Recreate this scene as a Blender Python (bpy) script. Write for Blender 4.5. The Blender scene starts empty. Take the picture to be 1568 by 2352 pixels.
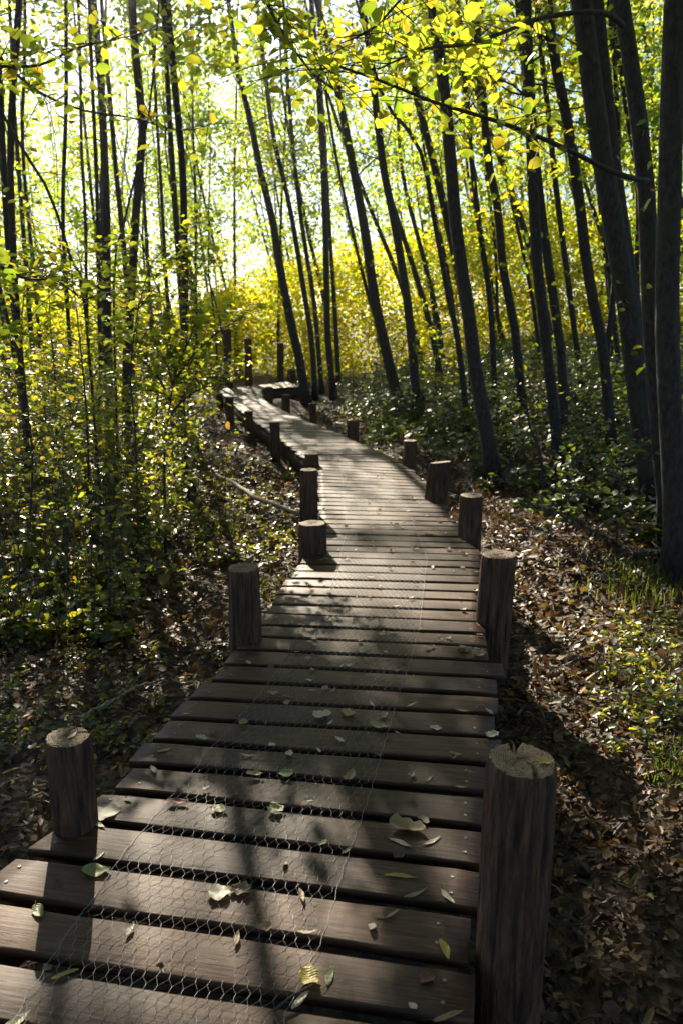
import bpy, math, random
import numpy as np
R = math.radians
random.seed(11); rng = np.random.default_rng(7)
sc = bpy.context.scene
col = sc.collection

# ------------------------------------------------------------------ camera model (photo measured on a 1568 x 2352 sheet)
W, H, F = 1568.0, 2352.0, 1829.0
PITCH = R(13.8); CAMZ = 1.6
cp, sp = math.cos(PITCH), math.sin(PITCH)
def ray(px, py):
    x = (px - W/2)/F; u = -(py - H/2)/F
    return np.array([x, cp + u*sp, -sp + u*cp])
def at_z(px, py, z=0.0):
    d = ray(px, py); t = (z - CAMZ)/d[2]; return np.array([0, 0, CAMZ]) + d*t
def at_y(px, py, y):
    d = ray(px, py); return np.array([0, 0, CAMZ]) + d*(y/d[1])
def depth_of(p): return p[1]*cp - (p[2] - CAMZ)*sp
def pxw(w, p): return w*depth_of(p)/F          # a width on the sheet as metres at p

SUN_EL, SUN_AZ = R(28.0), R(-14.5)             # azimuth from +Y towards +X
SD = np.array([math.sin(SUN_AZ)*math.cos(SUN_EL), math.cos(SUN_AZ)*math.cos(SUN_EL), math.sin(SUN_EL)])

# ------------------------------------------------------------------ boardwalk outline
stations = [  # left edge, right edge
    ((-760, 2900), (1075, 3300)), ((-190, 2150), (1082, 2352)), ((235, 1820), (1108, 1912)), ((385, 1660), (1139, 1706)),
    ((513, 1521), (1139, 1552)), ((600, 1416), (1112, 1436)), ((695, 1277), (1103, 1287)), ((728, 1200), (1052, 1207)),
    ((728, 1130), (1003, 1138)), ((722, 1068), (948, 1080)), ((688, 1046), (885, 1044)), ((645, 1010), (815, 1012)),
    ((588, 970), (735, 978)), ((543, 936), (664, 948)), ((509, 905), (610, 919)), ((513, 893), (604, 900)), ((565, 888), (607, 893)),
    ((618, 881), (640, 891)), ((655, 877), (668, 890)), ((700, 874), (712, 887))]
LW = np.array([at_z(*a)[:2] for a, b in stations]); RW = np.array([at_z(*b)[:2] for a, b in stations])
CW = (LW + RW)/2
cum = np.r_[0, np.cumsum(np.linalg.norm(np.diff(CW, axis=0), axis=1))]
def catmull(P, s):
    i = int(np.clip(np.searchsorted(cum, s) - 1, 0, len(P) - 2)); t = (s - cum[i])/(cum[i+1] - cum[i]); t = min(max(t, -.2), 1.2)
    m0 = (P[i+1] - P[max(i-1, 0)])/(cum[i+1] - cum[max(i-1, 0)])*(cum[i+1] - cum[i])
    j = min(i+2, len(P)-1); m1 = (P[j] - P[i])/(cum[j] - cum[i])*(cum[i+1] - cum[i])
    h = (2*t**3-3*t*t+1)*P[i] + (t**3-2*t*t+t)*m0 + (-2*t**3+3*t*t)*P[i+1] + (t**3-t*t)*m1
    return h
def edgeL(s): return catmull(LW, s)
def edgeR(s): return catmull(RW, s)
_ly = LW[:14, 1]; _lx = LW[:14, 0]; _ry = RW[:14, 1]; _rx = RW[:14, 0]
def left_x(y): return np.interp(y, np.r_[-60, _ly], np.r_[_lx[0]-14, _lx])
def right_x(y): return np.interp(y, np.r_[-60, _ry], np.r_[_rx[0]-14, _rx])
def sstep(a, b, x):
    t = np.clip((x-a)/(b-a), 0, 1); return t*t*(3-2*t)
def ground(x, y):
    x = np.asarray(x, float); y = np.asarray(y, float)
    dr = x - right_x(y)
    z = -0.42 + .16*sstep(7, 10, y)*sstep(.3, -.3, dr) + 0.17*sstep(0.1, 1.0, dr) + 0.7*sstep(1.2, 7.0, dr) - 0.12*sstep(1, 5, left_x(y) - x)
    z = z + 0.035*np.sin(2.1*x + 1.3*np.sin(1.7*y)) + 0.03*np.sin(1.9*y + .8*x) + .012*np.sin(6.3*x+2*y)*np.sin(5.1*y)
    return z
def at_ground(px, py):
    z = -0.3
    for _ in range(30):
        p = at_z(px, py, z); z = 0.5*z + 0.5*float(ground(p[0], p[1]))
    p[2] = z; return p

# ------------------------------------------------------------------ mesh helpers
def mesh_np(name, V, faces, mats, smooth=False, matidx=None):
    """faces: list of int arrays (n,k)"""
    me = bpy.data.meshes.new(name)
    V = np.asarray(V, dtype=np.float32).reshape(-1, 3)
    me.vertices.add(len(V)); me.vertices.foreach_set('co', V.ravel())
    fl = [np.asarray(f, dtype=np.int32) for f in faces if len(f)]
    tot = sum(f.size for f in fl); n = sum(len(f) for f in fl)
    me.loops.add(tot); me.loops.foreach_set('vertex_index', np.concatenate([f.ravel() for f in fl]))
    ks = np.concatenate([np.full(len(f), f.shape[1], np.int32) for f in fl])
    me.polygons.add(n); me.polygons.foreach_set('loop_start', np.r_[0, np.cumsum(ks)[:-1]].astype(np.int32))
    me.polygons.foreach_set('loop_total', ks)
    if smooth: me.polygons.foreach_set('use_smooth', np.ones(n, bool))
    for m in (mats if isinstance(mats, (list, tuple)) else [mats]): me.materials.append(m)
    if matidx is not None: me.polygons.foreach_set('material_index', matidx.astype(np.int32))
    me.update(calc_edges=True); me.validate()
    return me
def link(name, me, parent=None):
    o = bpy.data.objects.new(name, me); col.objects.link(o)
    if parent: o.parent = parent
    return o
def tag(o, label=None, cat=None, group=None, kind=None):
    if label: o['label'] = label
    if cat: o['category'] = cat
    if group: o['group'] = group
    if kind: o['kind'] = kind
    return o
def empty(name, loc=(0, 0, 0), rot=(0, 0, 0)):
    e = bpy.data.objects.new(name, None); col.objects.link(e); e.location = [float(v) for v in loc]; e.rotation_euler = rot
    e.empty_display_size = .1; return e

class MB:
    def __init__(s): s.V = []; s.Q = []; s.T = []; s.n = 0
    def add(s, V, Q=None, T=None):
        V = np.asarray(V, float).reshape(-1, 3); s.V.append(V)
        if Q is not None and len(Q): s.Q.append(np.asarray(Q, int) + s.n)
        if T is not None and len(T): s.T.append(np.asarray(T, int) + s.n)
        s.n += len(V)
    def tube(s, P, rad, sides=6, wob=0.0, cap=True):
        P = np.asarray(P, float); k = len(P); rad = np.broadcast_to(np.asarray(rad, float), (k,))
        T = np.gradient(P, axis=0); T /= np.linalg.norm(T, axis=1)[:, None] + 1e-9
        ref = np.array([0, 0, 1.0]) if abs(T[:, 2]).mean() < .8 else np.array([0, 1.0, 0])
        A = np.cross(T, ref); A /= np.linalg.norm(A, axis=1)[:, None] + 1e-9; B = np.cross(T, A)
        th = np.arange(sides)*2*math.pi/sides
        rr = rad[:, None]*(1 + wob*(rng.random((k, sides)) - .5)) if wob else rad[:, None]*np.ones((k, sides))
        V = P[:, None] + rr[..., None]*(np.cos(th)[None, :, None]*A[:, None] + np.sin(th)[None, :, None]*B[:, None])
        i = np.arange(k-1)[:, None]*sides; j = np.arange(sides)[None]; j2 = (j+1) % sides
        Q = np.stack([i+j, i+j2, i+sides+j2, i+sides+j], -1).reshape(-1, 4)
        V = V.reshape(-1, 3)
        if cap:
            V = np.vstack([V, P[0], P[-1]]); c0 = k*sides
            T1 = [[c0, (q+1) % sides, q] for q in range(sides)] + [[c0+1, (k-1)*sides+q, (k-1)*sides+(q+1) % sides] for q in range(sides)]
        else: T1 = None
        s.add(V, Q, T1)
    def mesh(s, name, mats, smooth=False):
        f = []
        if s.Q: f.append(np.vstack(s.Q))
        if s.T: f.append(np.vstack(s.T))
        return mesh_np(name, np.vstack(s.V), f, mats, smooth)

# leaf templates in local (x along leaf, y across, z up), two quads each side of the midrib
LEAF = {'ovate': np.array([[0, 0, 0], [.28, .36, .07], [.72, .30, .07], [1, 0, -.05], [.72, -.30, .07], [.28, -.36, .07]]),
        'round': np.array([[0, 0, 0], [.2, .42, .06], [.75, .42, .05], [1, 0, -.02], [.75, -.42, .05], [.2, -.42, .06]]),
        'lance': np.array([[0, 0, 0], [.3, .12, .03], [.7, .10, .04], [1, 0, 0], [.7, -.10, .04], [.3, -.12, .03]])}
def unit(v): return v/(np.linalg.norm(v, axis=-1, keepdims=True) + 1e-9)
def leaves(P, size, up_spread=.8, kind='ovate', normal=None, dirs=None):
    """P (n,3), size scalar or (n,). returns V,Q"""
    n = len(P)
    if n == 0: return np.zeros((0, 3)), np.zeros((0, 4), int)
    N = np.tile([0, 0, 1.0], (n, 1)) if normal is None else normal
    N = unit(N + rng.normal(size=(n, 3))*up_spread)
    D = rng.normal(size=(n, 3)) if dirs is None else dirs + rng.normal(size=(n, 3))*.35
    D = unit(D - (D*N).sum(1)[:, None]*N); S = np.cross(N, D)
    T = LEAF[kind]; sz = np.broadcast_to(np.asarray(size, float), (n,))[:, None, None]
    cur = (rng.random((n, 1, 1))*.9 + .5)
    V = P[:, None] + sz*(T[None, :, 0:1]*D[:, None] + T[None, :, 1:2]*S[:, None]*(.8+.4*rng.random((n, 1, 1))) + cur*1.6*T[None, :, 2:3]*N[:, None])
    b = np.arange(n)[:, None]*6
    Q = np.concatenate([b + np.array([[0, 3, 2, 1]]), b + np.array([[0, 5, 4, 3]])])
    return V.reshape(-1, 3), Q
def leaf_mesh(name, parts, mats):
    mb = MB()
    for V, Q in parts: mb.add(V, Q)
    return mb.mesh(name, mats)

# ------------------------------------------------------------------ materials
def nt(name):
    m = bpy.data.materials.new(name); m.use_nodes = True; t = m.node_tree
    for n in list(t.nodes): t.nodes.remove(n)
    out = t.nodes.new('ShaderNodeOutputMaterial'); return m, t, out
def N(t, typ, **kw):
    n = t.nodes.new(typ)
    for k, v in kw.items():
        if k in n.inputs.keys(): n.inputs[k].default_value = v
        else: setattr(n, k, v)
    return n
def ramp(t, stops, interp='LINEAR'):
    r = t.nodes.new('ShaderNodeValToRGB'); e = r.color_ramp.elements; r.color_ramp.interpolation = interp
    while len(e) < len(stops): e.new(.5)
    for q, (p, c) in zip(e, stops): q.position = p; q.color = (*c, 1)
    return r
def leaf_mat(name, diff, trans, tfac=.5, rough=.38, spec=.5, interp='LINEAR'):
    m, t, out = nt(name)
    g = N(t, 'ShaderNodeNewGeometry')
    r1 = ramp(t, diff, interp); r2 = ramp(t, trans, interp)
    t.links.new(g.outputs['Random Per Island'], r1.inputs[0]); t.links.new(g.outputs['Random Per Island'], r2.inputs[0])
    p = N(t, 'ShaderNodeBsdfPrincipled', Roughness=rough); p.inputs['Specular IOR Level'].default_value = spec
    tr = N(t, 'ShaderNodeBsdfTranslucent'); mx = N(t, 'ShaderNodeMixShader'); mx.inputs[0].default_value = tfac
    t.links.new(r1.outputs[0], p.inputs['Base Color']); t.links.new(r2.outputs[0], tr.inputs['Color'])
    t.links.new(p.outputs[0], mx.inputs[1]); t.links.new(tr.outputs[0], mx.inputs[2]); t.links.new(mx.outputs[0], out.inputs[0])
    return m
M = {}
M['leaf_green'] = leaf_mat('leaf_green', [(0, (.035, .06, .012)), (.5, (.06, .09, .015)), (1, (.10, .11, .02))],
                           [(0, (.34, .50, .03)), (.45, (.58, .66, .04)), (.8, (.80, .74, .04)), (1, (.82, .60, .03))], .58, .42, .4)
M['leaf_canopy'] = leaf_mat('leaf_canopy', [(0, (.035, .06, .012)), (1, (.09, .10, .02))],
                           [(0, (.28, .50, .04)), (.5, (.52, .68, .05)), (1, (.80, .76, .05))], .68, .42, .4)
M['leaf_gold'] = leaf_mat('leaf_gold', [(0, (.05, .075, .015)), (.6, (.10, .10, .02)), (1, (.15, .09, .02))],
                          [(0, (.50, .66, .02)), (.4, (.78, .82, .02)), (.75, (.92, .78, .02)), (1, (.86, .50, .03))], .74, .5, .3)
M['leaf_under'] = leaf_mat('leaf_under', [(0, (.03, .055, .02)), (.6, (.055, .085, .02)), (1, (.10, .10, .03))],
                           [(0, (.20, .28, .03)), (.45, (.52, .56, .04)), (.85, (.80, .72, .04)), (1, (.66, .34, .05))], .45, .36, .55)
M['leaf_bramble'] = leaf_mat('leaf_bramble', [(0, (.02, .045, .022)), (1, (.045, .07, .025))],
                           [(0, (.12, .20, .03)), (1, (.34, .40, .04))], .34, .42, .5)
M['litter'] = leaf_mat('litter', [(0, (.012, .008, .006)), (.4, (.036, .020, .013)), (.7, (.09, .05, .028)), (.86, (.19, .11, .055)), (.94, (.26, .10, .03)), (1, (.13, .12, .035))],
                       [(0, (.05, .03, .01)), (.5, (.26, .12, .04)), (1, (.40, .28, .04))], .22, .5, .35)
M['grass'] = leaf_mat('grass', [(0, (.03, .05, .012)), (.7, (.05, .07, .015)), (1, (.12, .09, .04))], [(0, (.14, .24, .02)), (.7, (.30, .36, .03)), (1, (.35, .25, .08))], .4, .5, .3)

def solid_leaf(name, c1, c2, tc, tf=.3):
    m, t, out = nt(name)
    tcn = N(t, 'ShaderNodeTexCoord'); no = N(t, 'ShaderNodeTexNoise', Scale=22.0, Detail=4.0)
    t.links.new(tcn.outputs['Object'], no.inputs['Vector'])
    r = ramp(t, [(.3, c1), (.65, c2)]); t.links.new(no.outputs[0], r.inputs[0])
    # side veins across the blade
    mp = N(t, 'ShaderNodeMapping'); mp.inputs['Rotation'].default_value = (0, 0, .7); t.links.new(tcn.outputs['Object'], mp.inputs[0])
    wv = N(t, 'ShaderNodeTexWave', Scale=45.0, Distortion=1.0); t.links.new(mp.outputs[0], wv.inputs[0])
    b = N(t, 'ShaderNodeBump', Strength=.35, Distance=.002); t.links.new(wv.outputs[1], b.inputs['Height'])
    p = N(t, 'ShaderNodeBsdfPrincipled', Roughness=.45); t.links.new(r.outputs[0], p.inputs['Base Color']); t.links.new(b.outputs[0], p.inputs['Normal'])
    tr = N(t, 'ShaderNodeBsdfTranslucent'); tr.inputs[0].default_value = (*tc, 1)
    mx = N(t, 'ShaderNodeMixShader'); mx.inputs[0].default_value = tf
    t.links.new(p.outputs[0], mx.inputs[1]); t.links.new(tr.outputs[0], mx.inputs[2]); t.links.new(mx.outputs[0], out.inputs[0])
    return m
M['dl_pale'] = solid_leaf('dry_leaf_pale', (.42, .36, .24), (.62, .57, .44), (.6, .5, .3))
M['dl_tan'] = solid_leaf('dry_leaf_tan', (.26, .17, .09), (.44, .32, .18), (.4, .25, .1))
M['dl_brown'] = solid_leaf('dry_leaf_brown', (.06, .035, .02), (.16, .09, .05), (.2, .1, .04))
M['dl_yellow'] = solid_leaf('dry_leaf_yellow', (.34, .26, .04), (.50, .40, .08), (.6, .45, .05))
M['dl_green'] = solid_leaf('dry_leaf_green', (.15, .17, .06), (.30, .30, .13), (.35, .4, .08))
M['dl_rust'] = solid_leaf('dry_leaf_rust', (.14, .05, .025), (.30, .11, .04), (.4, .12, .04))

def bark_mat(name, c1, c2, scale=(9, 9, 1.6), bump=.6, rough=.85, moss=None, nscale=4.0, fis=None):
    m, t, out = nt(name)
    tc = N(t, 'ShaderNodeTexCoord'); mp = N(t, 'ShaderNodeMapping'); mp.inputs['Scale'].default_value = scale
    oi = N(t, 'ShaderNodeObjectInfo')
    ad = N(t, 'ShaderNodeVectorMath', operation='ADD'); t.links.new(tc.outputs['Object'], ad.inputs[0]); t.links.new(oi.outputs['Random'], ad.inputs[1])
    t.links.new(ad.outputs[0], mp.inputs[0])
    n1 = N(t, 'ShaderNodeTexNoise', Scale=nscale, Detail=8.0, Roughness=.65); t.links.new(mp.outputs[0], n1.inputs['Vector'])
    n2 = N(t, 'ShaderNodeTexNoise', Scale=3.0, Detail=3.0); t.links.new(tc.outputs['Object'], n2.inputs['Vector'])
    r = ramp(t, [(.38, c1), (.64, c2)]); t.links.new(n1.outputs[0], r.inputs[0]); last = r.outputs[0]
    if moss:
        r3 = ramp(t, [(.5, (0, 0, 0)), (.7, (1, 1, 1))]); t.links.new(n2.outputs[0], r3.inputs[0])
        mx = N(t, 'ShaderNodeMix', data_type='RGBA'); t.links.new(r3.outputs[0], mx.inputs[0]); t.links.new(last, mx.inputs[6]); mx.inputs[7].default_value = (*moss, 1); last = mx.outputs[2]
    hgt = n1.outputs[0]
    if fis:
        mpf = N(t, 'ShaderNodeMapping'); mpf.inputs['Scale'].default_value = fis; nd = N(t, 'ShaderNodeTexNoise', Scale=14.0, Detail=3.0); t.links.new(tc.outputs['Object'], nd.inputs['Vector'])
        mixv = N(t, 'ShaderNodeVectorMath', operation='MULTIPLY_ADD'); mixv.inputs[1].default_value = (.03, .03, .03); t.links.new(nd.outputs['Color'], mixv.inputs[0]); t.links.new(ad.outputs[0], mixv.inputs[2]); t.links.new(mixv.outputs[0], mpf.inputs[0])
        vo = N(t, 'ShaderNodeTexVoronoi', feature='DISTANCE_TO_EDGE', Scale=1.0); t.links.new(mpf.outputs[0], vo.inputs['Vector'])
        rf = ramp(t, [(0, (.5, .48, .47)), (.16, (1, 1, 1))]); t.links.new(vo.outputs['Distance'], rf.inputs[0])
        mf = N(t, 'ShaderNodeMix', data_type='RGBA', blend_type='MULTIPLY'); mf.inputs[0].default_value = .55; t.links.new(last, mf.inputs[6]); t.links.new(rf.outputs[0], mf.inputs[7]); last = mf.outputs[2]
        ma = N(t, 'ShaderNodeMath', operation='MULTIPLY_ADD'); ma.inputs[1].default_value = .35; t.links.new(rf.outputs[0], ma.inputs[0]); t.links.new(n1.outputs[0], ma.inputs[2]); hgt = ma.outputs[0]
    b = N(t, 'ShaderNodeBump', Strength=bump, Distance=.012); t.links.new(hgt, b.inputs['Height'])
    p = N(t, 'ShaderNodeBsdfPrincipled', Roughness=rough); t.links.new(last, p.inputs['Base Color']); t.links.new(b.outputs[0], p.inputs['Normal'])
    t.links.new(p.outputs[0], out.inputs[0]); return m
M['bark'] = bark_mat('bark', (.013, .010, .009), (.062, .048, .040), (6, 6, 3), .9, .8, (.034, .036, .022), 5.0)
M['bark_dark'] = bark_mat('bark_dark', (.018, .014, .012), (.055, .043, .036), (9, 9, 3), .5)
M['twig'] = bark_mat('twig_bark', (.03, .022, .018), (.07, .05, .04), (9, 9, 9), .2)
M['post'] = bark_mat('post_wood', (.028, .013, .007), (.20, .098, .048), (11, 11, 1.3), 1.0, .75, (.075, .042, .026), 3.6, (62, 62, 2.4))
M['branch_pale'] = bark_mat('pale_dead_wood', (.14, .12, .09), (.42, .38, .31), (14, 14, 14), .4)
M['beam'] = bark_mat('beam_wood', (.04, .03, .022), (.10, .075, .055), (3, 3, 20), .5)

def end_grain():
    m, t, out = nt('end_grain')
    tc = N(t, 'ShaderNodeTexCoord'); mp = N(t, 'ShaderNodeMapping'); mp.inputs['Scale'].default_value = (1, 1.15, 0.01); t.links.new(tc.outputs['Object'], mp.inputs[0])
    w = N(t, 'ShaderNodeTexWave', wave_type='RINGS', rings_direction='Z', Scale=55.0, Distortion=2.5, Detail=3.0); w.inputs['Detail Scale'].default_value = 1.5
    t.links.new(mp.outputs[0], w.inputs[0])
    n = N(t, 'ShaderNodeTexNoise', Scale=35.0, Detail=6.0); t.links.new(tc.outputs['Object'], n.inputs['Vector'])
    mm = N(t, 'ShaderNodeMath', operation='MULTIPLY_ADD'); mm.inputs[1].default_value = .4; t.links.new(w.outputs[1], mm.inputs[0])
    m2 = N(t, 'ShaderNodeMath', operation='MULTIPLY'); m2.inputs[1].default_value = .6; t.links.new(n.outputs[0], m2.inputs[0]); t.links.new(m2.outputs[0], mm.inputs[2])
    r = ramp(t, [(.25, (.06, .036, .022)), (.7, (.30, .20, .12))]); t.links.new(mm.outputs[0], r.inputs[0])
    b = N(t, 'ShaderNodeBump', Strength=.6, Distance=.003); t.links.new(mm.outputs[0], b.inputs['Height'])
    p = N(t, 'ShaderNodeBsdfPrincipled', Roughness=.7); t.links.new(r.outputs[0], p.inputs['Base Color']); t.links.new(b.outputs[0], p.inputs['Normal'])
    t.links.new(p.outputs[0], out.inputs[0]); return m
M['end'] = end_grain()

def plank_mat():
    m, t, out = nt('plank_wood')
    tc = N(t, 'ShaderNodeTexCoord'); oi = N(t, 'ShaderNodeObjectInfo')
    sc3 = N(t, 'ShaderNodeVectorMath', operation='SCALE'); sc3.inputs[0].default_value = (17, 9, 5); t.links.new(oi.outputs['Random'], sc3.inputs['Scale'])
    ad = N(t, 'ShaderNodeVectorMath', operation='ADD'); t.links.new(tc.outputs['Object'], ad.inputs[0]); t.links.new(sc3.outputs[0], ad.inputs[1])
    mp = N(t, 'ShaderNodeMapping'); mp.inputs['Scale'].default_value = (1.6, 26, 26); t.links.new(ad.outputs[0], mp.inputs[0])
    g = N(t, 'ShaderNodeTexNoise', Scale=3.0, Detail=9.0, Roughness=.7, Distortion=.4); t.links.new(mp.outputs[0], g.inputs['Vector'])
    mp2 = N(t, 'ShaderNodeMapping'); mp2.inputs['Scale'].default_value = (30, 4, 4); t.links.new(ad.outputs[0], mp2.inputs[0])
    saw = N(t, 'ShaderNodeTexNoise', Scale=2.0, Detail=3.0); t.links.new(mp2.outputs[0], saw.inputs['Vector'])   # faint saw marks across the board
    st = N(t, 'ShaderNodeTexNoise', Scale=2.2, Detail=5.0, Roughness=.6); t.links.new(ad.outputs[0], st.inputs['Vector'])
    r = ramp(t, [(.28, (.030, .013, .007)), (.5, (.078, .038, .020)), (.75, (.18, .098, .054))]); t.links.new(g.outputs[0], r.inputs[0])
    hs = N(t, 'ShaderNodeHueSaturation'); t.links.new(r.outputs[0], hs.inputs['Color'])
    mr = N(t, 'ShaderNodeMapRange'); mr.inputs[3].default_value = .72; mr.inputs[4].default_value = 1.28; t.links.new(oi.outputs['Random'], mr.inputs[0]); t.links.new(mr.outputs[0], hs.inputs['Value'])
    # weathered stains
    r2 = ramp(t, [(.38, (.42, .42, .45)), (.5, (.85, .85, .85)), (.64, (1.0, 1.0, 1.0))]); t.links.new(st.outputs[0], r2.inputs[0])
    mx = N(t, 'ShaderNodeMix', data_type='RGBA', blend_type='MULTIPLY'); mx.inputs[0].default_value = .9
    mp3 = N(t, 'ShaderNodeMapping'); mp3.inputs['Scale'].default_value = (1.2, 34, 34); t.links.new(ad.outputs[0], mp3.inputs[0])
    ck = N(t, 'ShaderNodeTexNoise', Scale=1.6, Detail=2.0, Distortion=.2); t.links.new(mp3.outputs[0], ck.inputs['Vector'])
    cr = ramp(t, [(.485, (1, 1, 1)), (.498, (.25, .25, .25)), (.502, (.25, .25, .25)), (.515, (1, 1, 1))]); t.links.new(ck.outputs[0], cr.inputs[0])   # fine drying checks
    ckm = N(t, 'ShaderNodeMix', data_type='RGBA', blend_type='MULTIPLY'); ckm.inputs[0].default_value = .75; t.links.new(hs.outputs[0], ckm.inputs[6]); t.links.new(cr.outputs[0], ckm.inputs[7])
    t.links.new(ckm.outputs[2], mx.inputs[6]); t.links.new(r2.outputs[0], mx.inputs[7])
    hm = N(t, 'ShaderNodeMath', operation='MULTIPLY_ADD'); hm.inputs[1].default_value = .35; t.links.new(saw.outputs[0], hm.inputs[0]); t.links.new(g.outputs[0], hm.inputs[2])
    b = N(t, 'ShaderNodeBump', Strength=.55, Distance=.004); t.links.new(hm.outputs[0], b.inputs['Height'])
    rr = N(t, 'ShaderNodeMapRange'); rr.inputs[3].default_value = .46; rr.inputs[4].default_value = .66; t.links.new(st.outputs[0], rr.inputs[0])
    p = N(t, 'ShaderNodeBsdfPrincipled'); p.inputs['Specular IOR Level'].default_value = .26; t.links.new(mx.outputs[2], p.inputs['Base Color']); t.links.new(b.outputs[0], p.inputs['Normal']); t.links.new(rr.outputs[0], p.inputs['Roughness'])
    t.links.new(p.outputs[0], out.inputs[0]); return m
M['plank'] = plank_mat()

def metal(name, c, r):
    m, t, out = nt(name); n = N(t, 'ShaderNodeTexNoise', Scale=60.0)
    rp = ramp(t, [(.3, tuple(v*.6 for v in c)), (.7, c)]); t.links.new(n.outputs[0], rp.inputs[0])
    p = N(t, 'ShaderNodeBsdfPrincipled', Metallic=.85, Roughness=r); t.links.new(rp.outputs[0], p.inputs['Base Color']); t.links.new(p.outputs[0], out.inputs[0]); return m
M['wire'] = metal('galvanised_wire', (.25, .25, .245), .5)
M['screw'] = metal('screw_steel', (.30, .28, .26), .5)

def ground_mat():
    m, t, out = nt('forest_soil')
    tc = N(t, 'ShaderNodeTexCoord')
    n = N(t, 'ShaderNodeTexNoise', Scale=1.3, Detail=10.0, Roughness=.7); t.links.new(tc.outputs['Object'], n.inputs['Vector'])
    v = N(t, 'ShaderNodeTexVoronoi', Scale=22.0); t.links.new(tc.outputs['Object'], v.inputs['Vector'])
    r = ramp(t, [(0, (.03, .02, .013)), (.45, (.07, .045, .03)), (.8, (.13, .085, .05)), (1, (.08, .08, .03))]); t.links.new(v.outputs['Color'], r.inputs[0])
    r2 = ramp(t, [(.3, (.5, .5, .45)), (.7, (1, 1, 1))]); t.links.new(n.outputs[0], r2.inputs[0])
    mx = N(t, 'ShaderNodeMix', data_type='RGBA', blend_type='MULTIPLY'); mx.inputs[0].default_value = 1
    t.links.new(r.outputs[0], mx.inputs[6]); t.links.new(r2.outputs[0], mx.inputs[7])
    b = N(t, 'ShaderNodeBump', Strength=.8, Distance=.03); t.links.new(v.outputs['Distance'], b.inputs['Height'])
    p = N(t, 'ShaderNodeBsdfPrincipled', Roughness=.9); t.links.new(mx.outputs[2], p.inputs['Base Color']); t.links.new(b.outputs[0], p.inputs['Normal']); t.links.new(p.outputs[0], out.inputs[0]); return m
M['soil'] = ground_mat()

# ------------------------------------------------------------------ ground
def axis(a, b, near, fine, coarse):
    v = [0.0]
    while v[-1] < b: v.append(v[-1] + (fine if v[-1] < near else min(coarse, fine + (v[-1]-near)*.12)))
    w = [0.0]
    while w[-1] > a: w.append(w[-1] - (fine if w[-1] > -near else min(coarse, fine + (-near-w[-1])*.12)))
    return np.array(w[:0:-1] + v)
gx = axis(-160, 160, 6, .12, 8); gy = axis(-30, 260, 14, .12, 8)
X, Y = np.meshgrid(gx, gy, indexing='ij'); Z = ground(X, Y) + rng.normal(size=X.shape)*.008
V = np.stack([X, Y, Z], -1).reshape(-1, 3); ny = len(gy)
i = (np.arange(len(gx)-1)[:, None]*ny + np.arange(ny-1)[None]).ravel()
o = link('ground', mesh_np('ground', V, [np.stack([i, i+ny, i+ny+1, i+1], -1)], M['soil'], True))
tag(o, kind='structure')

# ------------------------------------------------------------------ boardwalk
bw = empty('boardwalk'); tag(bw, 'weathered plank boardwalk curving away through the wood, leaves scattered on it', 'boardwalk')
TH = .028
def plank(s0, s1, k, screws):
    a, b, c, d = edgeL(s0), edgeR(s0), edgeR(s1), edgeL(s1)
    jl, jr = random.uniform(-.022, .022), random.uniform(-.022, .022)
    if k % 7 == 3: jr += .03
    ctr = (a+b+c+d)/4; u = unit((b+c)/2 - (a+d)/2); ang = math.atan2(u[1], u[0]); v = np.array([-u[1], u[0]])
    def loc(p): q = p - ctr; return np.array([q@u, q@v])
    A, B, C, D = [loc(p) for p in (a, b, c, d)]
    A[0] -= jl; D[0] -= jl; B[0] += jr; C[0] += jr
    n = 18; prof = [(0, -TH), (0, -.005), (.014, -.0010), (.05, 0), (.5, .0), (.95, 0), (.986, -.0010), (1, -.005), (1, -TH)]
    cup = random.uniform(-.003, .003); tw = random.uniform(-.003, .003); ph = random.random()*9
    VV = []
    for q in range(n+1):
        f = q/n; P0 = A*(1-f)+B*f; P1 = D*(1-f)+C*f
        we = .0022*math.sin(f*9+ph)+random.uniform(-.0012, .0012)
        ed = .004 if q in (0, n) else 0
        for g, z in prof:
            p = P0*(1-g)+P1*g; dz = cup*(1-(2*g-1)**2) + tw*(f-.5)*(g-.5)*2
            VV.append((p[0], p[1] + (we if g < .5 else -we), z + dz - (ed if z > -.03 else 0)))
    m = len(prof); Q = []
    for q in range(n):
        for r_ in range(m):
            r2 = (r_+1) % m; Q.append([q*m+r_, q*m+r2, (q+1)*m+r2, (q+1)*m+r_][::-1])
    caps = [list(range(m)), list(range(n*m+m-1, n*m-1, -1))]
    me = mesh_np('plank', VV, [np.array(Q), np.array(caps)], M['plank'])
    o = link('plank', me, bw); o.location = (float(ctr[0]), float(ctr[1]), random.uniform(-.003, .003)); o.rotation_euler.z = ang
    if screws:
        for sx in (-1, 1):
            xe = (A[0]+.07+.01*random.random()) if sx < 0 else (B[0]-.085+.012*random.random())
            for fy in (.28, .74):
                y = (A[1]*(1-fy)+D[1]*fy) if sx < 0 else (B[1]*(1-fy)+C[1]*fy)
                mb = MB(); th = np.arange(12)*math.pi/6
                rings = [(.0052, .0004), (.0049, .0014), (.0034, .0017), (.0022, .0004)]
                VV2 = np.vstack([np.c_[r_*np.cos(th), r_*np.sin(th), np.full(12, z)] for r_, z in rings] + [[[0, 0, .0002]]])
                Q2 = [[i_*12+j, i_*12+(j+1) % 12, (i_+1)*12+(j+1) % 12, (i_+1)*12+j] for i_ in range(3) for j in range(12)]
                T2 = [[36+j, 36+(j+1) % 12, 48] for j in range(12)]
                mb.add(VV2 + np.array([xe, y, cup*.8+.0004]), Q2, T2)
                link('screw', mb.mesh('screw', M['screw'], True), o)
s = float(cum[1]) - 1.35; k = 0; S_END = float(cum[-1])
plank_s = []
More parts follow.
